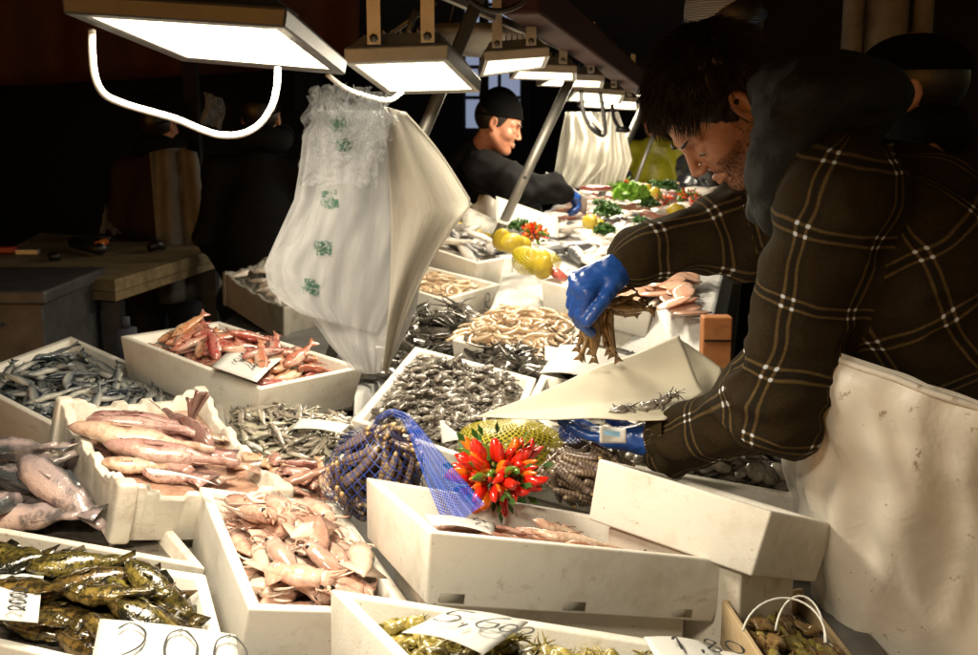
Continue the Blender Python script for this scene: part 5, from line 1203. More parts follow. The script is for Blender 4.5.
# diagonal thin braces near the lamps
m = MB(); m.tube([at(387, 36, 2.6), at(436, 2, 2.6)], .006, 6); solo('lamp_brace', m, 'steel', 'thin steel brace slanting above the second floodlight', 'brace'); m = MB(); m.tube([at(416, 10, 2.5), at(404, 45, 2.5)], .008, 6); solo('lamp_brace', m, 'steel', 'short steeper steel brace right of the second floodlight bracket', 'brace')
# crumpled clear plastic bag and steel scale pan hanging behind the lamps
t = thing('hanging_scale', 'hanging steel scale pan partly wrapped in clear plastic above the lamps', 'scale', at(490, 40, 3.9))
m = MB(); o = at(478, 44, 3.9)
rg = []
for k, (r, z) in enumerate(((.20, .05), (.205, .055), (.19, .02), (.15, -.01), (.09, -.035), (.02, -.042))): rg.append([o + Vector((r * math.cos(a), r * math.sin(a), z)) for a in [2 * math.pi * i / 28 for i in range(28)]])
m.rings(rg, False); obj('pan', local(t, m), t, M['steel'], mod=dict(solid=.003))
for a in (0, 2.1, 4.2): m = MB(); m.tube([o + Vector((.19 * math.cos(a), .19 * math.sin(a), .05)), o + Vector((0, 0, .45))], .003, 5); obj('chain', local(t, m), t, M['dark_steel'])
m = MB(); m.ell(at(524, 22, 3.6), (.055, .055, .10), nu=24, nv=18); m.v = [tuple(Vector(p) + Vector((1, 1, 1)) * .016 * mnoise.noise(Vector(p) * 30)) for p in m.v]; obj('plastic_wrap', local(t, m), t, M['bag_clear'])
# ------------------------------------------------------------------ hanging bundle of plastic bags
BG = thing('plastic_bag_bundle', 'thick fan of milky plastic bags with green print hanging from the lamp rail', 'plastic bags', at(360, 95, 2.1))
SH = []
def sheet(name, rows, d0, d1, mat, amp, seed, nu=40, nv=60, fan=None):
    """rows: (py, left px, right px) from top to bottom; depth from d0 (left) to d1 (right)"""
    def f(u, v):
        y = rows[0][0] + (rows[-1][0] - rows[0][0]) * v
        for a, b in zip(rows, rows[1:]):
            if y <= b[0] + 1e-6: k = (y - a[0]) / max(1e-6, b[0] - a[0]); break
        k = k * k * (3 - 2 * k) if False else k
        l, r = a[1] + (b[1] - a[1]) * k, a[2] + (b[2] - a[2]) * k; yl = y + (fan(u, v) if fan else 0)
        d = d0 + (d1 - d0) * u + amp * (math.sin(u * 9 + seed + v * 2.5) * .35 + 1.8 * mnoise.noise(Vector((u * 3.5 + seed, v * 2.6, seed))) + .7 * mnoise.noise(Vector((u * 11, v * 6 + seed, 1))) )
        return at(l + (r - l) * u, yl, d)
    m = MB(); m.grid(f, nu, nv); obj(name, local(BG, m), BG, M[mat], mod=dict(solid=.0008)); SH.append(f); return f
front = [(110, 318, 395), (135, 303, 398), (165, 300, 402), (200, 294, 405), (240, 276, 402), (268, 264, 398), (290, 268, 392), (304, 280, 384), (318, 300, 376)]
for i in range(2): f0 = sheet('bag', [(y, l + i * 5, r + i * 3) for y, l, r in front], 2.06 + i * .018, 2.16 + i * .018, 'bag', .011, i * 3.3, fan=lambda u, v: 22 * v ** 3 * (u - .2))
lower = [(140, 376, 404), (200, 352, 420), (260, 330, 424), (310, 306, 416), (345, 330, 400), (368, 350, 388)]
for i in range(2): sheet('bag', [(y, l + i * 4, r) for y, l, r in lower], 2.12 + i * .02, 2.20 + i * .02, 'bag', .010, 9 + i * 2, fan=lambda u, v: 6 * math.sin(u * 3))
# the fanned out pages, corner flying out to the right
for i in range(5):
    a = 1 - i * .105; tip = (472 - i * 11, 204 + i * 15)
    def pg(u, v, i=i, tip=tip):
        # v down the hinge, u outwards; edge runs  top hinge -> tip -> bottom
        h = Vector((384 + 10 * math.sin(v * 3), 106 + 262 * v, 0)).lerp(Vector((376, 372, 0)), v * .35)
        vt = .34
        if v < vt: k = v / vt; e = Vector((404, 112, 0)).lerp(Vector((tip[0], tip[1], 0)), k); e.y += -7 * math.sin(k * math.pi)
        else: k = (v - vt) / (1 - vt); e = Vector((tip[0], tip[1], 0)).lerp(Vector((386, 374, 0)), k); e.x += -13 * math.sin(k ** .8 * math.pi)
        p = h.lerp(e, u); d = 2.12 + .012 * i + u * (.05 + .05 * i * .4) + .008 * math.sin(u * 6 + v * 5 + i) + .010 * mnoise.noise(Vector((u * 3, v * 3 + i, i)))
        return at(p.x, p.y, d)
    m = MB(); m.grid(pg, 26, 50); obj('bag', local(BG, m), BG, M['bag_warm'], mod=dict(solid=.0008))
    m = MB(); m.tube([pg(1, k / 40) for k in range(41)], .0026, 5); obj('bag_hem', local(BG, m), BG, M['bag_warm'])
# crinkled clear film and handles over the upper left of the bundle
for i, (x0, x1, x2, x3, y0, y1, d) in enumerate(((306, 384, 299, 376, 96, 186, 2.035), (316, 368, 308, 352, 100, 160, 2.02), (330, 392, 336, 384, 104, 160, 2.025))):
    def cf(u, v, i=i, x0=x0, x1=x1, x2=x2, x3=x3, y0=y0, y1=y1, d=d):
        l = x0 + (x2 - x0) * v; r = x1 + (x3 - x1) * v; q = Vector((u * 5, v * 7, i * 5.5)); n = abs(mnoise.noise(q * .7)) + .45 * abs(mnoise.noise(q * 1.9))
        e = 7 * mnoise.noise(Vector((v * 6, i, u * 2))); return at(l + (r - l) * u + e, y0 + (y1 - y0) * v + 8 * mnoise.noise(Vector((u * 4, i * 3, v * 2))) - 8 * math.sin(u * 9 + i) * (1 - v), d + .015 - .042 * n)
    m = MB(); m.grid(cf, 44, 60); obj('clear_film', local(BG, m), BG, M['bag_clear'])
rr = random.Random(9)
for i in range(4):
    cx, cy = (322, 341, 362, 380)[i], (106, 100, 103, 118)[i]; s = rr.uniform(.024, .034); c = at(cx, cy, 2.05 + rr.uniform(0, .03)); m = MB()
    def cr(u, v, i=i, c=c, s=s):
        p = Vector(((u - .5) * 1.3, (mnoise.noise(Vector((u * 4, v * 4, i * 7.1)))) * .9, (v - .5) * 2.4)) * s; p.x += s * .6 * mnoise.noise(Vector((v * 5, u * 3, i * 3.3))); p.z += s * .5 * mnoise.noise(Vector((u * 5 + 9, v * 3, i))); return c + p
    m.grid(cr, 14, 16); obj('crumpled_handle', local(BG, m), BG, M['bag_clear'])
# green print ghosting through the film: worn blocks and emblem rings
f_front = SH[0]
def onbag(x, y):
    v = (y - front[0][0]) / (front[-1][0] - front[0][0])
    for a, b in zip(front, front[1:]):
        if y <= b[0]: k = (y - a[0]) / (b[0] - a[0]); break
    l, r = a[1] + (b[1] - a[1]) * k, a[2] + (b[2] - a[2]) * k; p = f_front((x - l) / (r - l), v); return p + (EYE - p).normalized() * (.005 if y > 160 else .075)
def printm(px0, py0, w, h, seed, kind):
    m = MB(); r = random.Random(seed)
    for k in range(34 if kind == 'block' else 24):
        if kind == 'block': x, y = px0 + r.uniform(-w, w), py0 + r.uniform(-h, h); a, b = r.uniform(1, 4), r.uniform(1, 3)
        else: an = 2 * math.pi * k / 24; x, y = px0 + w * math.cos(an), py0 + h * math.sin(an); a = b = 1.3
        q = [onbag(x + i_ * a, y + j_ * b) for i_, j_ in ((-1, -1), (1, -1.1), (.9, 1), (-1, .9))]; m.add(q, [(0, 1, 2, 3)])
    obj('green_print', local(BG, m), BG, M['bagprint'])
printm(331, 200, 7, 8, 1, 'block'); printm(323, 247, 7, 6, 2, 'block'); printm(311, 285, 7, 6, 3, 'block'); printm(338, 124, 8, 7, 4, 'ring'); printm(338, 124, 3, 3, 5, 'block'); printm(345, 145, 7, 6, 6, 'block')
# far hanging white bags
for i, (rows, lb) in enumerate((([(112, 566, 590), (140, 560, 610), (165, 556, 606), (188, 552, 584)], 'cream film bags hanging left under the far lamps'), ([(112, 606, 618), (135, 597, 626), (160, 592, 632), (186, 590, 622)], 'brightest cream film bags beside the third post'), ([(112, 578, 604), (150, 572, 606), (180, 560, 596)], 'cream film bag between the two other far bundles'))):
    m = MB()
    def f(u, v, rows=rows, i=i):
        y = rows[0][0] + (rows[-1][0] - rows[0][0]) * v
        for a, b in zip(rows, rows[1:]):
            if y <= b[0] + 1e-6: k = (y - a[0]) / (b[0] - a[0]); break
        l, r = a[1] + (b[1] - a[1]) * k, a[2] + (b[2] - a[2]) * k
        return at(l + (r - l) * u, y, 5.9 + i * .12 + .03 * math.sin(u * 22 + i) + .03 * mnoise.noise(Vector((u * 6, v * 3, i))))
    m.grid(f, 40, 20); solo('hanging_bag', m, 'bag_warm', lb, 'plastic bag', 'film bags hanging under the far lamps', solid=.004)
# ------------------------------------------------------------------ nets of razor clams
def netbag(key, label, c, r, nmat, scale_uv, seed, n_in, name='net_bag', strap=None, flat=.8, content='razor'):
    t = thing(name, label, 'net bag', c - Vector((0, 0, r[2])))
    m = MB(); m.ell(c, r, nu=36, nv=24); vs = []
    for p in m.v:
        q = Vector(p) - c; q = q * (1 + .16 * mnoise.noise(q * (1.2 / r[0]) + Vector((seed, 0, 0)))); q.z = max(q.z, -r[2] * .8); vs.append(tuple(c + q))
    m.v = vs; m.uvs = [((i % 36) / 36 * scale_uv[0], (i // 36) / 24 * scale_uv[1]) for i in range(len(vs))]
    # cut the seam face uv: close enough for a net
    me = local(t, m).mesh('net', M[nmat]); ul = me.uv_layers[0]
    for p in me.polygons:
        us = [ul.data[l].uv[0] for l in p.loop_indices]
        if max(us) - min(us) > scale_uv[0] / 2:
            for l in p.loop_indices:
                if ul.data[l].uv[0] < scale_uv[0] / 2: ul.data[l].uv[0] += scale_uv[0]
    obj('net', me, t)
    return t
def fill_clams(c, r, n, label, group, seed, base=(1, .3, .2), L=.095, mode='radial'):
    rd = random.Random(seed); K = [razor_parts(L * k, .015, .011, i) for i, k in enumerate((1, .9, 1.08))]
    for i in range(n):
        while True:
            p = Vector((rd.uniform(-1, 1), rd.uniform(-1, 1), rd.uniform(-.9, 1)))
            if .5 < p.length < .90: break
        q = Vector((p.x * r[0], p.y * r[1], p.z * r[2])); nrm = Vector((p.x / r[0], p.y / r[1], p.z / r[2])).normalized()
        ax = (Vector(base) + Vector((rd.gauss(0, .35), rd.gauss(0, .35), rd.gauss(0, .25)))); ax = (ax - nrm * ax.dot(nrm) * .85).normalized()
        ey = nrm.cross(ax).normalized(); ez = ax.cross(ey)
        instance(K[i % 3], basis(ax, ey, ez, c + q), 'razor_clam', label, 'shellfish', group)
cN = at(372, 470, 1.90); rN = (.088, .085, .088)
cN = at(374, 472, 1.84)
netbag('a', 'blue net bag stuffed with razor clams left of the red chillies', cN, rN, 'bluenet', (26, 13), 2, 0)
fill_clams(cN, rN, 100, 'brown razor clam packed in the blue net bag', 'razor clams in the blue net bag', 5, (.35, -.4, .9), .085)
# tail of the blue net: band arching over and hanging down across the centre box
tl = [(372, 432, 1.80, 4), (378, 419, 1.78, 5), (392, 412, 1.76, 6), (406, 418, 1.74, 8), (418, 436, 1.715, 13), (430, 458, 1.69, 20), (444, 482, 1.665, 27), (458, 505, 1.64, 34), (466, 517, 1.625, 37)]
def tailf(u, v):
    k = v * (len(tl) - 1); i = min(int(k), len(tl) - 2); s = k - i; a, b = tl[i], tl[i + 1]
    px, py, d, w = [a[j] + (b[j] - a[j]) * s for j in range(4)]
    nx, ny = b[1] - a[1], -(b[0] - a[0]); L = math.hypot(nx, ny); o = (u - .5) * 2 * w * .62
    return at(px + nx / L * o * (-1 if True else 1), py + ny / L * o * -1, d - .008 * math.sin(u * math.pi) + .006 * math.sin(u * 19 + v * 4))
m = MB(); m.grid(tailf, 18, 48); m.uvs = [(u * 12, v * 60) for u, v in m.uvs]; solo('net_tail', m, 'bluenet_dense', 'bunched blue net tail hanging over the rim of the centre box', 'netting')
cN2 = at(585, 474, 1.98); rN2 = (.085, .08, .058)
fill_clams(cN2, rN2, 90, 'pale brown razor clam heaped left of the tipped box', 'razor clams beside the tipped box', 8, (.9, .1, -.35), .085)
netbag('b', 'small bunched blue net on the clams just under the held paper', at(572, 432, 2.0), (.026, .03, .022), 'bluenet_dense', (16, 8), 4, 0)
# yellow nets
cY = at(512, 448, 2.10)
netbag('c', 'yellow net bag of shellfish behind the red chillies', cY, (.115, .08, .058), 'yellownet', (40, 18), 3, 0)
def fill_blob(c, r, n, K, label, cat, group, seed, name):
    rd = random.Random(seed)
    for i in range(n):
        while True:
            p = Vector((rd.uniform(-1, 1), rd.uniform(-1, 1), rd.uniform(-.8, 1)))
            if p.length < .8: break
        a = Vector((rd.gauss(0, 1), rd.gauss(0, 1), rd.gauss(0, .5))).normalized(); b = a.orthogonal().normalized()
        instance(K[i % len(K)], basis(a, b, a.cross(b), c + Vector((p.x * r[0], p.y * r[1], p.z * r[2]))), name, label, cat, group)
K_mu = [clam_parts(.034, s, 'crab') for s in range(3)]
fill_blob(cY, (.105, .07, .05), 110, K_mu, 'olive shell inside the yellow net bag', 'shellfish', 'shells in the yellow net bag', 6, 'shell')
# ------------------------------------------------------------------ chillies, parsley, lemons
def chili_bunch(c, R_, n, label, seed, small=False, mats=('chili_r', 'chili_r', 'chili_o', 'chili_r', 'chili_g'), squash=.8):
    t = thing('chilli_bunch', label, 'chillies', c, 'chilli bunches'); rd = random.Random(seed); view = (EYE - c).normalized()
    for i in range(n):
        th = i * 2.39996; z = 1 - 1.05 * (i + .5) / n; rr_ = math.sqrt(max(0, 1 - z * z))
        a = view.orthogonal().normalized(); b = view.cross(a); d = (view * z * .8 + Vector((0, 0, .25)) + (a * math.cos(th) + b * math.sin(th)) * rr_).normalized(); d = Vector((d.x, d.y, d.z * squash)); d = (d + Vector((rd.gauss(0, .17), rd.gauss(0, .17), rd.gauss(0, .17)))).normalized()
        L = R_ * rd.uniform(.34, .50); p0 = d * R_ * rd.uniform(.18, .62); p0.z *= squash; d = (d + Vector((0, 0, .12))).normalized(); bend = Vector((rd.gauss(0, 1), rd.gauss(0, 1), rd.gauss(0, 1))) * R_ * .05; r0 = R_ * rd.uniform(.078, .112)
        m = MB(); m.tube([p0 + d * L * k + bend * math.sin(k * 3) for k in (0, .15, .4, .65, .85, .97, 1)], [r0 * .55, r0 * .95, r0, r0 * .85, r0 * .55, r0 * .22, .0004], 8); obj('chilli', m, t, M[mats[rd.randrange(len(mats))]])
        if i % 3 == 0: m = MB(); m.tube([p0 * .1, p0 + d * .004], r0 * .3, 5); obj('stalk', m, t, M['leaf'])
    m = MB()
    for i in range(60):
        d = Vector((rd.gauss(0, 1), rd.gauss(0, 1), rd.gauss(-.1, .8))).normalized(); p = d * R_ * rd.uniform(.3, .85); s = d.orthogonal().normalized() * R_ * .07; e = d * R_ * .25
        m.add([p, p + e * .5 + s, p + e, p + e * .5 - s], [(0, 1, 2, 3)])
    obj('leaves', m, t, M['leaf']); return t
chili_bunch(at(497, 472, 1.78), .094, 98, 'large bunch of red and orange chillies behind the centre box', 1, mats=('chili_r', 'chili_r', 'chili_o', 'chili_r', 'chili_o', 'chili_r', 'chili_o', 'chili_r', 'chili_g'), squash=.62)
chili_bunch(at(534, 233, 4.0), .060, 60, 'small chilli bunch beside the lemons on the far ice', 2, mats=('chili_o', 'chili_r', 'chili_o', 'chili_g'))
chili_bunch(at(684, 278, 3.75), .055, 40, 'small chilli bunch at the right edge of the far ice', 3, mats=('chili_r', 'chili_o', 'chili_g', 'chili_g'))
chili_bunch(at(688, 196, 5.9), .07, 40, 'chilli bunch near the fishmonger\'s nose on the far ice', 4, mats=('chili_r', 'chili_o', 'chili_g', 'chili_g'))
chili_bunch(at(625, 183, 6.6), .06, 40, 'orange chilli bunch farthest along the ice by the third post', 5, mats=('chili_o', 'chili_g', 'chili_g'))
def herb(c, R_, label, mat, seed, name, cat, n=420, lf=.16):
    rd = random.Random(seed); m = MB()
    for i in range(n):
        d = Vector((rd.gauss(0, 1), rd.gauss(0, 1), abs(rd.gauss(0, .8)))).normalized(); p = c + Vector((d.x, d.y, d.z * .8)) * R_ * rd.uniform(.5, 1); a = Vector((rd.gauss(0, 1), rd.gauss(0, 1), rd.gauss(0, 1))).normalized(); b = a.orthogonal().normalized(); s = R_ * lf * rd.uniform(.6, 1.3)
        m.add([p - a * s, p + b * s * .7 + d * s * .3, p + a * s, p - b * s * .7], [(0, 1, 2, 3)])
    for i in range(14):
        d = Vector((rd.gauss(0, 1), rd.gauss(0, 1), abs(rd.gauss(0, .8)))).normalized(); m.tube([c - Vector((0, 0, R_ * .3)), c + d * R_ * .8], R_ * .03, 4)
    solo(name, m, mat, label, cat)
herb(at(608, 214, 4.6), .062, 'dark parsley bunch below the blue hand of the beanie man', 'leaf', 1, 'parsley_bunch', 'herbs')
herb(at(632, 197, 5.6), .085, 'pale green lettuce beside the far fish', 'lettuce', 2, 'lettuce', 'lettuce', 300, .3)
herb(at(618, 190, 6.0), .06, 'lettuce leaves behind the larger lettuce', 'lettuce', 5, 'lettuce', 'lettuce', 200, .3)
herb(at(520, 228, 4.05), .045, 'parsley sprig beside the small chilli bunch', 'leaf', 3, 'parsley_bunch', 'herbs')
herb(at(600, 204, 4.7), .035, 'small parsley sprig right of the blue hand', 'leaf', 6, 'parsley_bunch', 'herbs', 200)
def lemons(px, label, group, seed, r=.033):
    m = MB(); m.ell((0, 0, 0), (r, r, r * 1.25), nu=20, nv=16); m.v = [(x, y, z * (1 + .18 * max(0, abs(z) / (r * 1.25) - .8) * 5)) for x, y, z in m.v]; me = m.mesh('lemon', M['lemon']); rd = random.Random(seed)
    for x, y, d in px: o = bpy.data.objects.new('lemon', me); COL.objects.link(o); o.location = at(x, y, d); o.rotation_euler = [rd.uniform(0, 3) for _ in range(3)]; o['label'] = label; o['category'] = 'lemon'; o['group'] = group
lemons([(502, 240, 3.95), (512, 243, 3.9), (522, 246, 3.95)], 'yellow lemon on the heap left of the small chilli bunch', 'lemons by the chilli bunch', 1, .036)
lemons([(533, 262, 3.7), (543, 268, 3.65), (526, 256, 3.75), (541, 258, 3.72)], 'yellow lemon in the net above the white ice', 'lemons above the white ice', 2, .034)
lemons([(456, 228, 4.6), (468, 233, 4.6), (478, 237, 4.6), (448, 226, 4.65), (487, 240, 4.55)], 'yellow lemon in the row behind the topmost box', 'lemons behind the topmost box', 3, .03)
netbag('d', 'yellow net drawn round the lemons above the white ice', at(536, 262, 3.72), (.085, .06, .05), 'yellownet', (30, 14), 6, 0)
# dark bent tray edge behind lemons
m = MB(); m.grid(lambda u, v: at(462 + 45 * u, 205 + 20 * u + (30 - 6 * u) * v, 4.75 - .1 * v), 6, 4); solo('plastic_tray', m, 'clearplastic', 'dull clear plastic tray standing behind the lemons', 'tray', solid=.006)
# ------------------------------------------------------------------ wrapping paper held by the left hand
t = thing('wrapping_paper', 'large cream sheet of wrapping paper held out over the crates by the left glove', 'paper', at(600, 400, 2.0))
pa, pb, pc, pd = at(476, 417, 1.97), at(679, 336, 2.16), at(704, 386, 1.98), at(665, 421, 1.86)
def sh(u, v):
    # rays from the far tip to the edge hand -> right corner -> apex
    e = pd.lerp(pc, v / .45) if v < .45 else pc.lerp(pb, (v - .45) / .55)
    q = pa.lerp(e, u ** .8)
    return q + Vector((0, 0, -.010 * math.sin(v * 3.14) * u + .006 * mnoise.noise(q * 9) + .003 * math.sin(v * 9) * u))
m = MB(); m.grid(sh, 40, 40); obj('sheet', local(t, m), t, M['wrap'], mod=dict(solid=.0012))
def sh3(u, v):
    a = at(680, 337, 2.20); b = at(724, 368, 2.12); c = at(672, 405, 2.08); d = at(712, 400, 2.03); return a.lerp(b, u).lerp(c.lerp(d, u), v) + Vector((0, .012 * math.sin(u * 3), -.004))
m = MB(); m.grid(sh3, 12, 12); obj('back_flap', local(t, m), t, M['wrap'], mod=dict(solid=.0012))
Kc = K_sq[0]
for i, (x, y, a) in enumerate(((626, 414, .4), (655, 409, .7), (668, 402, 1.1))):
    p = at(x, y, 1.93); ex = Vector((math.cos(a), 0, math.sin(a) * .4)).normalized(); ey = Vector((0, .9, .4)).normalized(); ez = ex.cross(ey).normalized(); ey = ez.cross(ex); s = .45
    o = instance(K_bs[i], basis(ex * 1.1, ey * 1.1, ez * 1.1, p + Vector((0, -.01, .012))), 'baby_squid', ('baby squid at the lower left on the held paper', 'baby squid curled in the middle of the held paper edge', 'baby squid on the held paper nearest the plaid cuff')[i], 'squid', 'baby squid on the held paper')
m = MB(); m.grid(lambda u, v: at(600 + 26 * u, 426 + 3 * u + (17 - 3 * u) * v, 1.84 + .01 * math.sin(u * 3)), 8, 6); o = solo('label_packet', m, 'card', 'small white packet with a pale blue print under the held paper', 'packet', solid=.003)
m = MB(); m.grid(lambda u, v: at(604 + 16 * u, 430 + 2 * u + 5 * v, 1.834), 4, 2); obj('blue_print', m, o, M['labelblue'])
# paper sheet under the far fish
m = MB(); m.grid(lambda u, v: at(560 + 90 * u - 20 * v, 345 + 12 * u + 28 * v, 2.75 - .35 * v) + Vector((0, 0, .008 * math.sin(u * 5))), 20, 12); solo('paper_sheet', m, 'whitepaper', 'bright white paper sheet beyond the held wrapping paper', 'paper', solid=.001)
# right glove also holds; orange block
m = MB(); A, B = at(708, 316, 2.75), at(733, 320, 2.75); p = (A + B) / 2
t = thing('wooden_crate', 'orange varnished crate end standing behind the plaid sleeve', 'crate', (p.x, 2.8, 0)); m.box((p.x, 2.80, .91), (.075, .05, .36)); obj('end_board', local(t, m), t, M['orangewood'], smooth=False, mod=dict(bevel=.004))
m = MB(); m.box((p.x + .01, 2.80, .36), (.10, .12, .72)); obj('lower_board', local(t, m), t, M['dark_steel'], smooth=False)
m = MB(); m.box((p.x, 2.773, 1.03), (.07, .008, .004)); obj('groove_shade_strip', local(t, m), t, M['black'], smooth=False)  # raised black strip, the shade of a groove put into colour
# ------------------------------------------------------------------ far display
def scatter(px4, zz, K, n, name, label, cat, group, seed, sink=.6, up=.012, **k):
    b = Bed([at(x, y, z=z) + Vector((0, 0, up)) for (x, y), z in zip(px4, zz)], h=.012); pile(b, K, n, name, label, cat, group, seed=seed, sink=sink, end=False, mrg=-.02, **k)
K_ff = [fish_parts(.30, .06, .04, bz=.03 * s, by=.04, mats=M['silver'], seed=s, big=True) for s in range(2)] 
K_pf = [fish_parts(.26, .07, .035, bz=.03, by=.03 * s, mats=M['pinksmall'], seed=s, big=True) for s in range(2)]
K_wf = [blob_parts(.16, .10, .03, 'palefish', s, .15) for s in range(3)]
K_rf = [blob_parts(.14, .08, .03, 'redfillet', s, .12) for s in range(2)]
scatter([(585, 190), (745, 186), (720, 230), (560, 215)], (1.13, 1.12, 1.1, 1.12), K_pf + K_wf, 60, 'displayed_fish', 'fish laid on the farthest part of the ice', 'fish', 'fish on the farthest ice', 201)
scatter([(560, 214), (715, 226), (700, 262), (540, 232)], (1.11, 1.09, 1.07, 1.09), K_ff + K_wf + K_pf, 44, 'displayed_fish', 'fish laid across the middle of the far ice', 'fish', 'fish in the middle of the far ice', 202)
scatter([(545, 230), (640, 250), (620, 275), (530, 262)], (1.09, 1.07, 1.05, 1.05), K_ff + K_wf, 18, 'silver_fish', 'silver fish near the card reading 650', 'fish', 'silver fish by the card reading 650', 203)
K_sl = [blob_parts(.12, .075, .016, 'fillet', s, .10) for s in range(3)]
scatter([(632, 262), (700, 272), (692, 325), (640, 300)], (1.07, 1.06, 1.0, 1.02), K_sl, 34, 'fish_slice', 'orange fish slice at the right side of the far ice', 'fish slice', 'orange slices at the right of the ice', 204)
K_sp = [shrimp_parts(.09, .009, 20 + s, 'fillet') for s in range(3)]
scatter([(470, 322), (560, 330), (560, 352), (450, 345)], (.99, .99, .97, .97), K_sh, 30, 'shrimp', 'beige shrimp spilled left of the small card', 'shrimp', 'spilled beige shrimps', 205)
m = MB(); c = at(596, 188, 5.3); m.ell(c, (.085, .06, .016), nu=20, nv=8); solo('tuna_slice', m, 'redfillet', 'dark red oval tuna slice just right of the beanie man\'s hand', 'fish slice')
m = MB(); m.grid(lambda u, v: at(546 + 42 * u, 172 + 26 * u + (26 - 8 * u) * v, 5.1) + Vector((0, .10 * v, 0)), 8, 8); solo('white_board', m, 'whitepaper', 'white board leaning behind the beanie man\'s hand', 'board', solid=.006)
m = MB(); m.grid(lambda u, v: at(496 + 62 * u, 196 + 22 * u + (26 - 6 * u) * v, 4.7 - .25 * v), 8, 8); solo('paper_sheet', m, 'whitepaper', 'white paper laid under the beanie man\'s sleeve', 'paper', solid=.001)
# red octopus arm by lemons
m = MB(); m.tube([at(546, 268, 3.68), at(556, 273, 3.66), at(566, 279, 3.64)], [.012, .018, .012], 10); solo('octopus_arm', m, 'redfillet', 'short reddish brown octopus arm right of the lemon net', 'octopus')
# netted mussels near the far end
K_ms = [clam_parts(.06, s, 'eye') for s in range(3)]
for i, (px, py, d, r, lb) in enumerate(((619, 178, 7.0, .085, 'round net of black mussels left of the lime jacket'),)):
    c = at(px, py, d); m = MB(); m.ell(c, (r, r, r), nu=24, nv=18); m.v = [tuple(c + (Vector(p) - c) * (1 + .12 * mnoise.noise((Vector(p) - c) * 40))) for p in m.v]; solo('mussel_net', m, 'blackshine', lb, 'mussels')
# ------------------------------------------------------------------ left: chopping table, bin, bits
t = thing('chopping_table', 'wooden chopping table with tools in the dark at left', 'table', (-2.0, 5.0, 0))
q = [at(-30, 268, 4.4), at(115, 279, 4.3), at(224, 249, 5.25), at(60, 232, 5.9)]; zt = .98
q = [at(-30, 268, z=zt), at(115, 279, z=zt), at(224, 247, z=zt), at(40, 232, z=zt)]
m = MB(); m.prism([(p.x, p.y) for p in q], zt - .055, zt - .003); obj('worktop', local(t, m), t, M['boardtop'], smooth=False, mod=dict(bevel=.006))
m = MB(); ins = [p.lerp(sum(q, Vector()) / 4, .02) for p in q]; m.prism([(p.x, p.y) for p in ins], zt - .09, zt - .056); obj('edge_trim', local(t, m), t, M['boardtop'], smooth=False)
for p in q: m = MB(); c = p.lerp(sum(q, Vector()) / 4, .12); m.box((c.x, c.y, .44), (.07, .07, .88)); obj('leg', local(t, m), t, M['dark_steel'], smooth=False)
def onT(x, y): return at(x, y, z=zt)
m = MB(); a, b = onT(74, 249), onT(101, 256); m.tube([a + Vector((0, 0, .03)), b + Vector((0, 0, .03))], .028, 8); o = solo('hand_tool', m, 'black', 'black tool with an orange end on the chopping table', 'tool'); m = MB(); m.tube([b + Vector((-.02, .02, .045)), onT(106, 251) + Vector((0, 0, .045))], .018, 8); obj('orange_tip', m, o, M['orange'])
m = MB(); a, b = onT(80, 243), onT(110, 247); m.tube([a + Vector((0, 0, .05)), b + Vector((0, 0, .04))], .018, 8); solo('knife_handle', m, 'black', 'black knife handle behind the orange ended tool', 'knife')
m = MB(); m.tube([onT(150, 252) + Vector((0, 0, .02)), onT(158, 251) + Vector((0, 0, .03)), onT(163, 250) + Vector((0, 0, .02))], .022, 8); solo('scrap', m, 'black', 'small dark lump at the middle of the chopping table', 'scrap')
m = MB(); m.tube([onT(50, 261) + Vector((0, 0, .02)), onT(60, 261) + Vector((0, 0, .02))], .02, 8); solo('scrap', m, 'black', 'small dark lump at the front of the chopping table', 'scrap')
m = MB(); a = onT(28, 254); m.box(a + Vector((0, 0, .01)), (.10, .03, .02)); solo('metal_scraper', m, 'lampgrey', 'pale metal blade left of the tools on the chopping table', 'blade', smooth=False)
m = MB(); a = onT(6, 253); m.box(a + Vector((0, 0, .015)), (.10, .04, .03)); solo('cutter', m, 'redplastic', 'red cutter handle at the far left of the chopping table', 'tool', smooth=False, bevel=.006)
m = MB(); m.grid(lambda u, v: onT(100 + 82 * u, 238 - 3 * u) + Vector((0, .12 * v, .02 + .07 * v * (1 - u) ** 2 * 2 + .05 * abs(mnoise.noise(Vector((u * 6, v * 3, 1)))) + .05 * mnoise.noise(Vector((u * 14, v * 7, 4))))), 40, 14); solo('plastic_wrapping', m, 'bag', 'crumpled white plastic lying at the back of the chopping table', 'plastic')
t = thing('metal_box', 'dull grey lidded metal box at the left edge under the chopping table', 'metal box', (at(5, 320, 3.7).x, 3.75, 0))
A = at(43, 292, 3.75); m = MB(); m.box((A.x - .35, 4.05, A.z - .52), (.68, .58, .96)); obj('body', local(t, m), t, M['metalbin'], smooth=False, mod=dict(bevel=.006))
m = MB(); m.box((A.x - .35, 4.05, A.z - .02), (.72, .62, .05)); obj('lid', local(t, m), t, M['metalbin'], smooth=False, mod=dict(bevel=.01))
m = MB(); m.tube([(A.x - .28, 3.75, A.z - .12), (A.x - .28, 3.72, A.z - .12), (A.x - .16, 3.72, A.z - .115), (A.x - .16, 3.75, A.z - .115)], .008, 8); obj('handle', local(t, m), t, M['steel'])
m = MB(); m.grid(lambda u, v: at(203 + 20 * u, 92 + 32 * v + 6 * u, 5.6) + Vector((0, .05 * math.sin(u * 6 + v * 5), 0)), 10, 12); m.v = [tuple(Vector(p)) for p in m.v]; solo('hanging_tag', m, 'bag_clear', 'small torn plastic scrap hanging in the dark below the large lamp', 'plastic', solid=.002)
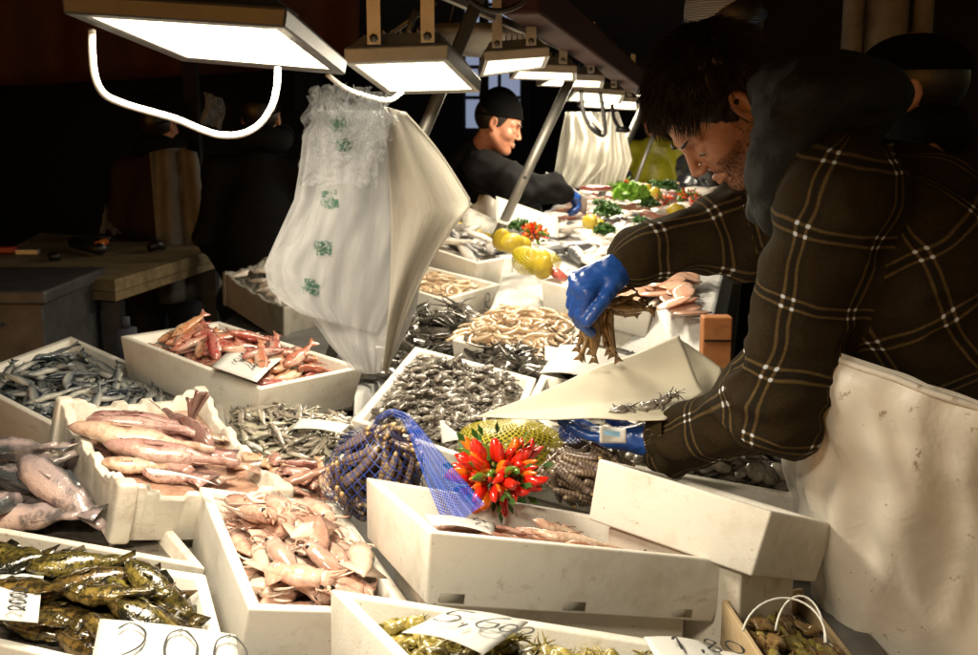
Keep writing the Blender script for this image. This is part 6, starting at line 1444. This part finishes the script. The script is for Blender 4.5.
m = MB(); p = at(190, 60, 5.9); m.box((p.x, 5.9, 1.75), (.07, .07, 3.5)); solo('metal_pole', m, 'darkwall', 'dim upright metal pole behind the large floodlight', 'pole', smooth=False)
m = MB(); p = at(126, 328, 2.87); m.tube([(p.x, 2.87, .775), (p.x, 2.87, p.z)], [.028, .028], 10); m.tube([(p.x, 2.87, p.z), (p.x, 2.87, p.z + .03)], .012, 8); solo('bottle', m, 'trousers', 'small blue capped bottle in the dark left of the mullet box', 'bottle')
# ------------------------------------------------------------------ other people
def J_from(pel, chest, neck, sL, sR, eL, eR, wL, wR, face):
    J = dict(pelvis=pel, chest=chest, neck=neck, shL=sL, shR=sR, elL=eL, elR=eR, wrL=wL, wrR=wR); return legs_of(J, Vector(face).normalized())
V3 = Vector
# man in the black beanie, reaching right
hd = at(499, 124, 5.02)
J2 = J_from(at(430, 262, 5.40), at(458, 195, 5.25), at(482, 150, 5.10), at(478, 172, 5.35), at(484, 170, 4.92), at(520, 200, 5.40), at(517, 190, 4.85), at(528, 226, 5.35), at(556, 190, 4.92), (1, -.15, 0))
Wb = at(561, 189, 4.92); Hb = hand_chains(Wb, at(582, 200, 4.95) - Wb, V3((-.1, .1, -1)), (0, 1, 0), ((.85, .9, .6),) * 4, 1.0, thumb=(.5, .9))
Wc = at(528, 226, 5.35); Hc = hand_chains(Wc, V3((.5, 0, -.8)), V3((0, 0, -1)), (0, 1, 0), ((.4, .5, .3),) * 4)
person('man in a black beanie and black coat reaching over the fish with a blue glove', J2, (hd, V3((.86, -.18, -.30)), V3((.3, 0, .95))), 'blackcloth', 'trousers', dict(arm=.068, cuff='greycuff', chest=.18, pelvis=.18), (.005, .014), {'R': Hb + (1.05,), 'L': Hc + (1.0,)}, headwear=('beanie', 'beanie_black'), hair=True, folds=.02, skinm='skin_red')
m = MB(); ap = at(470, 250, 5.2); m.grid(lambda u, v: V3((ap.x - .12 + .34 * u, 5.12 - .05 * math.sin(u * 3) + .02 * math.sin(u * 17), 1.24 - 1.0 * v)), 24, 10); solo('white_apron', m, 'apron', 'white apron hanging from the beanie man\'s coat behind the second post', 'apron', solid=.003)
# grey beanie customer behind the fishmonger
def standing(px, py, d, face, label, **k):
    h = at(px, py, d); f = V3(face).normalized(); s = V3((0, 0, 1)).cross(f); nk = h - V3((0, 0, .16)) - f * .03; ch = nk - V3((0, 0, .25)); pl = nk - V3((0, 0, .62)) - f * .02
    J = J_from(pl, ch, nk, nk + s * .19 - V3((0, 0, .07)), nk - s * .19 - V3((0, 0, .07)), nk + s * .25 - V3((0, 0, .36)), nk - s * .25 - V3((0, 0, .36)), nk + s * .2 - V3((0, 0, .56)) + f * .15, nk - s * .2 - V3((0, 0, .56)) + f * .15, f)
    hf = k.pop('hf', face); return person(label, J, (h, V3(hf).normalized(), V3((0, 0, 1))), **k)
hd3 = at(724, 34, 2.75)
J3 = J_from(at(905, 520, 3.0), at(850, 260, 2.95), at(762, 120, 2.85), at(800, 170, 3.1), at(806, 175, 2.62), at(820, 330, 3.2), at(840, 340, 2.6), at(800, 420, 3.1), at(820, 430, 2.7), (-.6, .8, 0))
person('customer in a grey knitted beanie with a pale blue edge behind the fishmonger', J3, (hd3, V3((-.35, .9, -.1)), V3((-.3, 0, 1))), 'blackcloth', 'trousers', dict(chest=.16), (.006, .016), headwear=('beanie', 'greyknit'), extra='blueknit', hair=True)
m = MB(); sc0 = at(922, 128, 2.44); m.tube([sc0 + Vector((.070 * math.cos(a), .070 * math.sin(a), .012 * math.sin(a * 3))) for a in [2 * math.pi * i / 24 for i in range(25)]], .042, 12, False); CAPCOVER = m  # added scarf, black over a neck that is only in shade
cap_root = standing(908, 92, 2.45, (-.9, .35, 0), 'customer in a dark flat cap in shadow at right', jacket='blackcloth', headwear=('cap', 'beanie_black'), res=(.006, .016))[0]; obj('added_neck_cover', CAPCOVER, cap_root, M['blackcloth'])
standing(655, 118, 7.9, (-.6, -1, 0), 'customer in a lime padded jacket beyond the far end of the stall', jacket='limejacket', headwear=None, res=(.008, .018), skinm='skin_red')
standing(696, 132, 7.2, (-1, -.2, 0), 'customer in a shiny black padded jacket beside the lime jacket', jacket='blackshine', headwear=None, res=(.008, .018), folds=.02)
standing(160, 126, 5.7, (.3, 1, 0), 'dim worker in dark red clothes standing behind the chopping table', jacket='redcloth', headwear=('beanie', 'beanie_black'), res=(.008, .018), skinm='skin_red')
m = MB(); a0 = at(152, 152, 5.42); w = (215 - 152) / F_PX * 5.4
m.grid(lambda u, v: V3((a0.x + w * (.0 + u * (.75 + .35 * v)), 5.38 + .03 * math.sin(u * 12 + v * 2), a0.z - .75 * v + .02 * math.sin(u * 3))), 30, 20); solo('hanging_apron', m, 'shade_apron', 'white apron with shade put into its grey colour, hanging behind the chopping table', 'apron', solid=.003)
standing(262, 118, 4.9, (.1, 1, 0), 'dark figure in a black coat seen from behind left of the plastic bags', jacket='blackcloth', headwear=('beanie', 'beanie_black'), res=(.008, .018))
for o_ in [o for o in bpy.data.objects if o.get('category') == 'person' and ('dim worker' in o['label'] or 'seen from behind' in o['label'])]:
    px_, py_, d_ = (160, 146, 5.72) if 'dim worker' in o_['label'] else (262, 138, 4.88)
    c_ = at(px_, py_, d_); m = MB(); m.tube([c_ + Vector((.085 * math.cos(a), .085 * math.sin(a), .012 * math.sin(a * 3))) for a in [2 * math.pi * i / 24 for i in range(25)]], .055, 12, False); obj('added_neck_cover', m, o_, M['blackcloth'])  # scarves made up to keep the two shaded necks black
# more dressing on the far ice
for q, (px_, py_, d_, R_) in enumerate(((650, 205, 5.3, .05), (668, 188, 6.2, .06), (604, 232, 4.3, .045), (655, 186, 6.5, .05), (640, 222, 4.7, .035))):
    herb(at(px_, py_, d_), R_, ('green parsley tuft right of the dark parsley bunch', 'parsley tuft behind the fishmonger\'s fringe on the far ice', 'parsley tuft just above the card reading 650', 'farthest parsley tuft between lettuce and black jacket', 'little parsley tuft above the plaid forearm')[q], 'leaf', 20 + q, 'parsley_bunch', 'herbs', 260, .2)
chili_bunch(at(664, 200, 5.6), .055, 34, 'chilli bunch in the middle of the far ice right of the lettuce', 14, mats=('chili_r', 'chili_o', 'chili_o', 'chili_g'))
chili_bunch(at(700, 203, 5.5), .055, 34, 'chilli bunch beside the fishmonger\'s chin on the far ice', 15, mats=('chili_r', 'chili_r', 'chili_g'))
lemons([(646, 190, 6.1), (655, 193, 6.05), (676, 210, 5.2), (590, 222, 4.5), (598, 226, 4.5)], 'yellow lemon set singly between fish on the far ice', 'single lemons on the far ice', 7, .032)
# ------------------------------------------------------------------ light
w = bpy.data.worlds.new('World'); sc.world = w; w.use_nodes = True; nt = w.node_tree
sky = nt.nodes.new('ShaderNodeTexSky'); sky.sky_type = 'NISHITA'; sky.sun_disc = False; sky.sun_elevation = math.radians(2); sky.sun_rotation = math.radians(200)
nt.links.new(sky.outputs[0], nt.nodes['Background'].inputs[0]); nt.nodes['Background'].inputs[1].default_value = .085
sd = bpy.data.lights.new('sun', 'SUN'); sd.energy = .015; sd.angle = math.radians(.5); sd.color = (1, .8, .6); so = bpy.data.objects.new('sun', sd); COL.objects.link(so)
so.rotation_euler = (math.radians(88), 0, math.radians(200 + 180))
sc.render.engine = 'CYCLES'; sc.cycles.use_denoising = True; sc.cycles.max_bounces = 6; sc.cycles.diffuse_bounces = 3; sc.cycles.glossy_bounces = 3; sc.cycles.transparent_max_bounces = 24; sc.cycles.transmission_bounces = 4
sc.cycles.sample_clamp_indirect = 3; sc.cycles.caustics_reflective = False; sc.cycles.caustics_refractive = False
vs_ = sc.view_settings; vs_.view_transform = 'Standard'; vs_.look = 'None'; vs_.gamma = 1; vs_.use_curve_mapping = False; vs_.exposure = 0.38
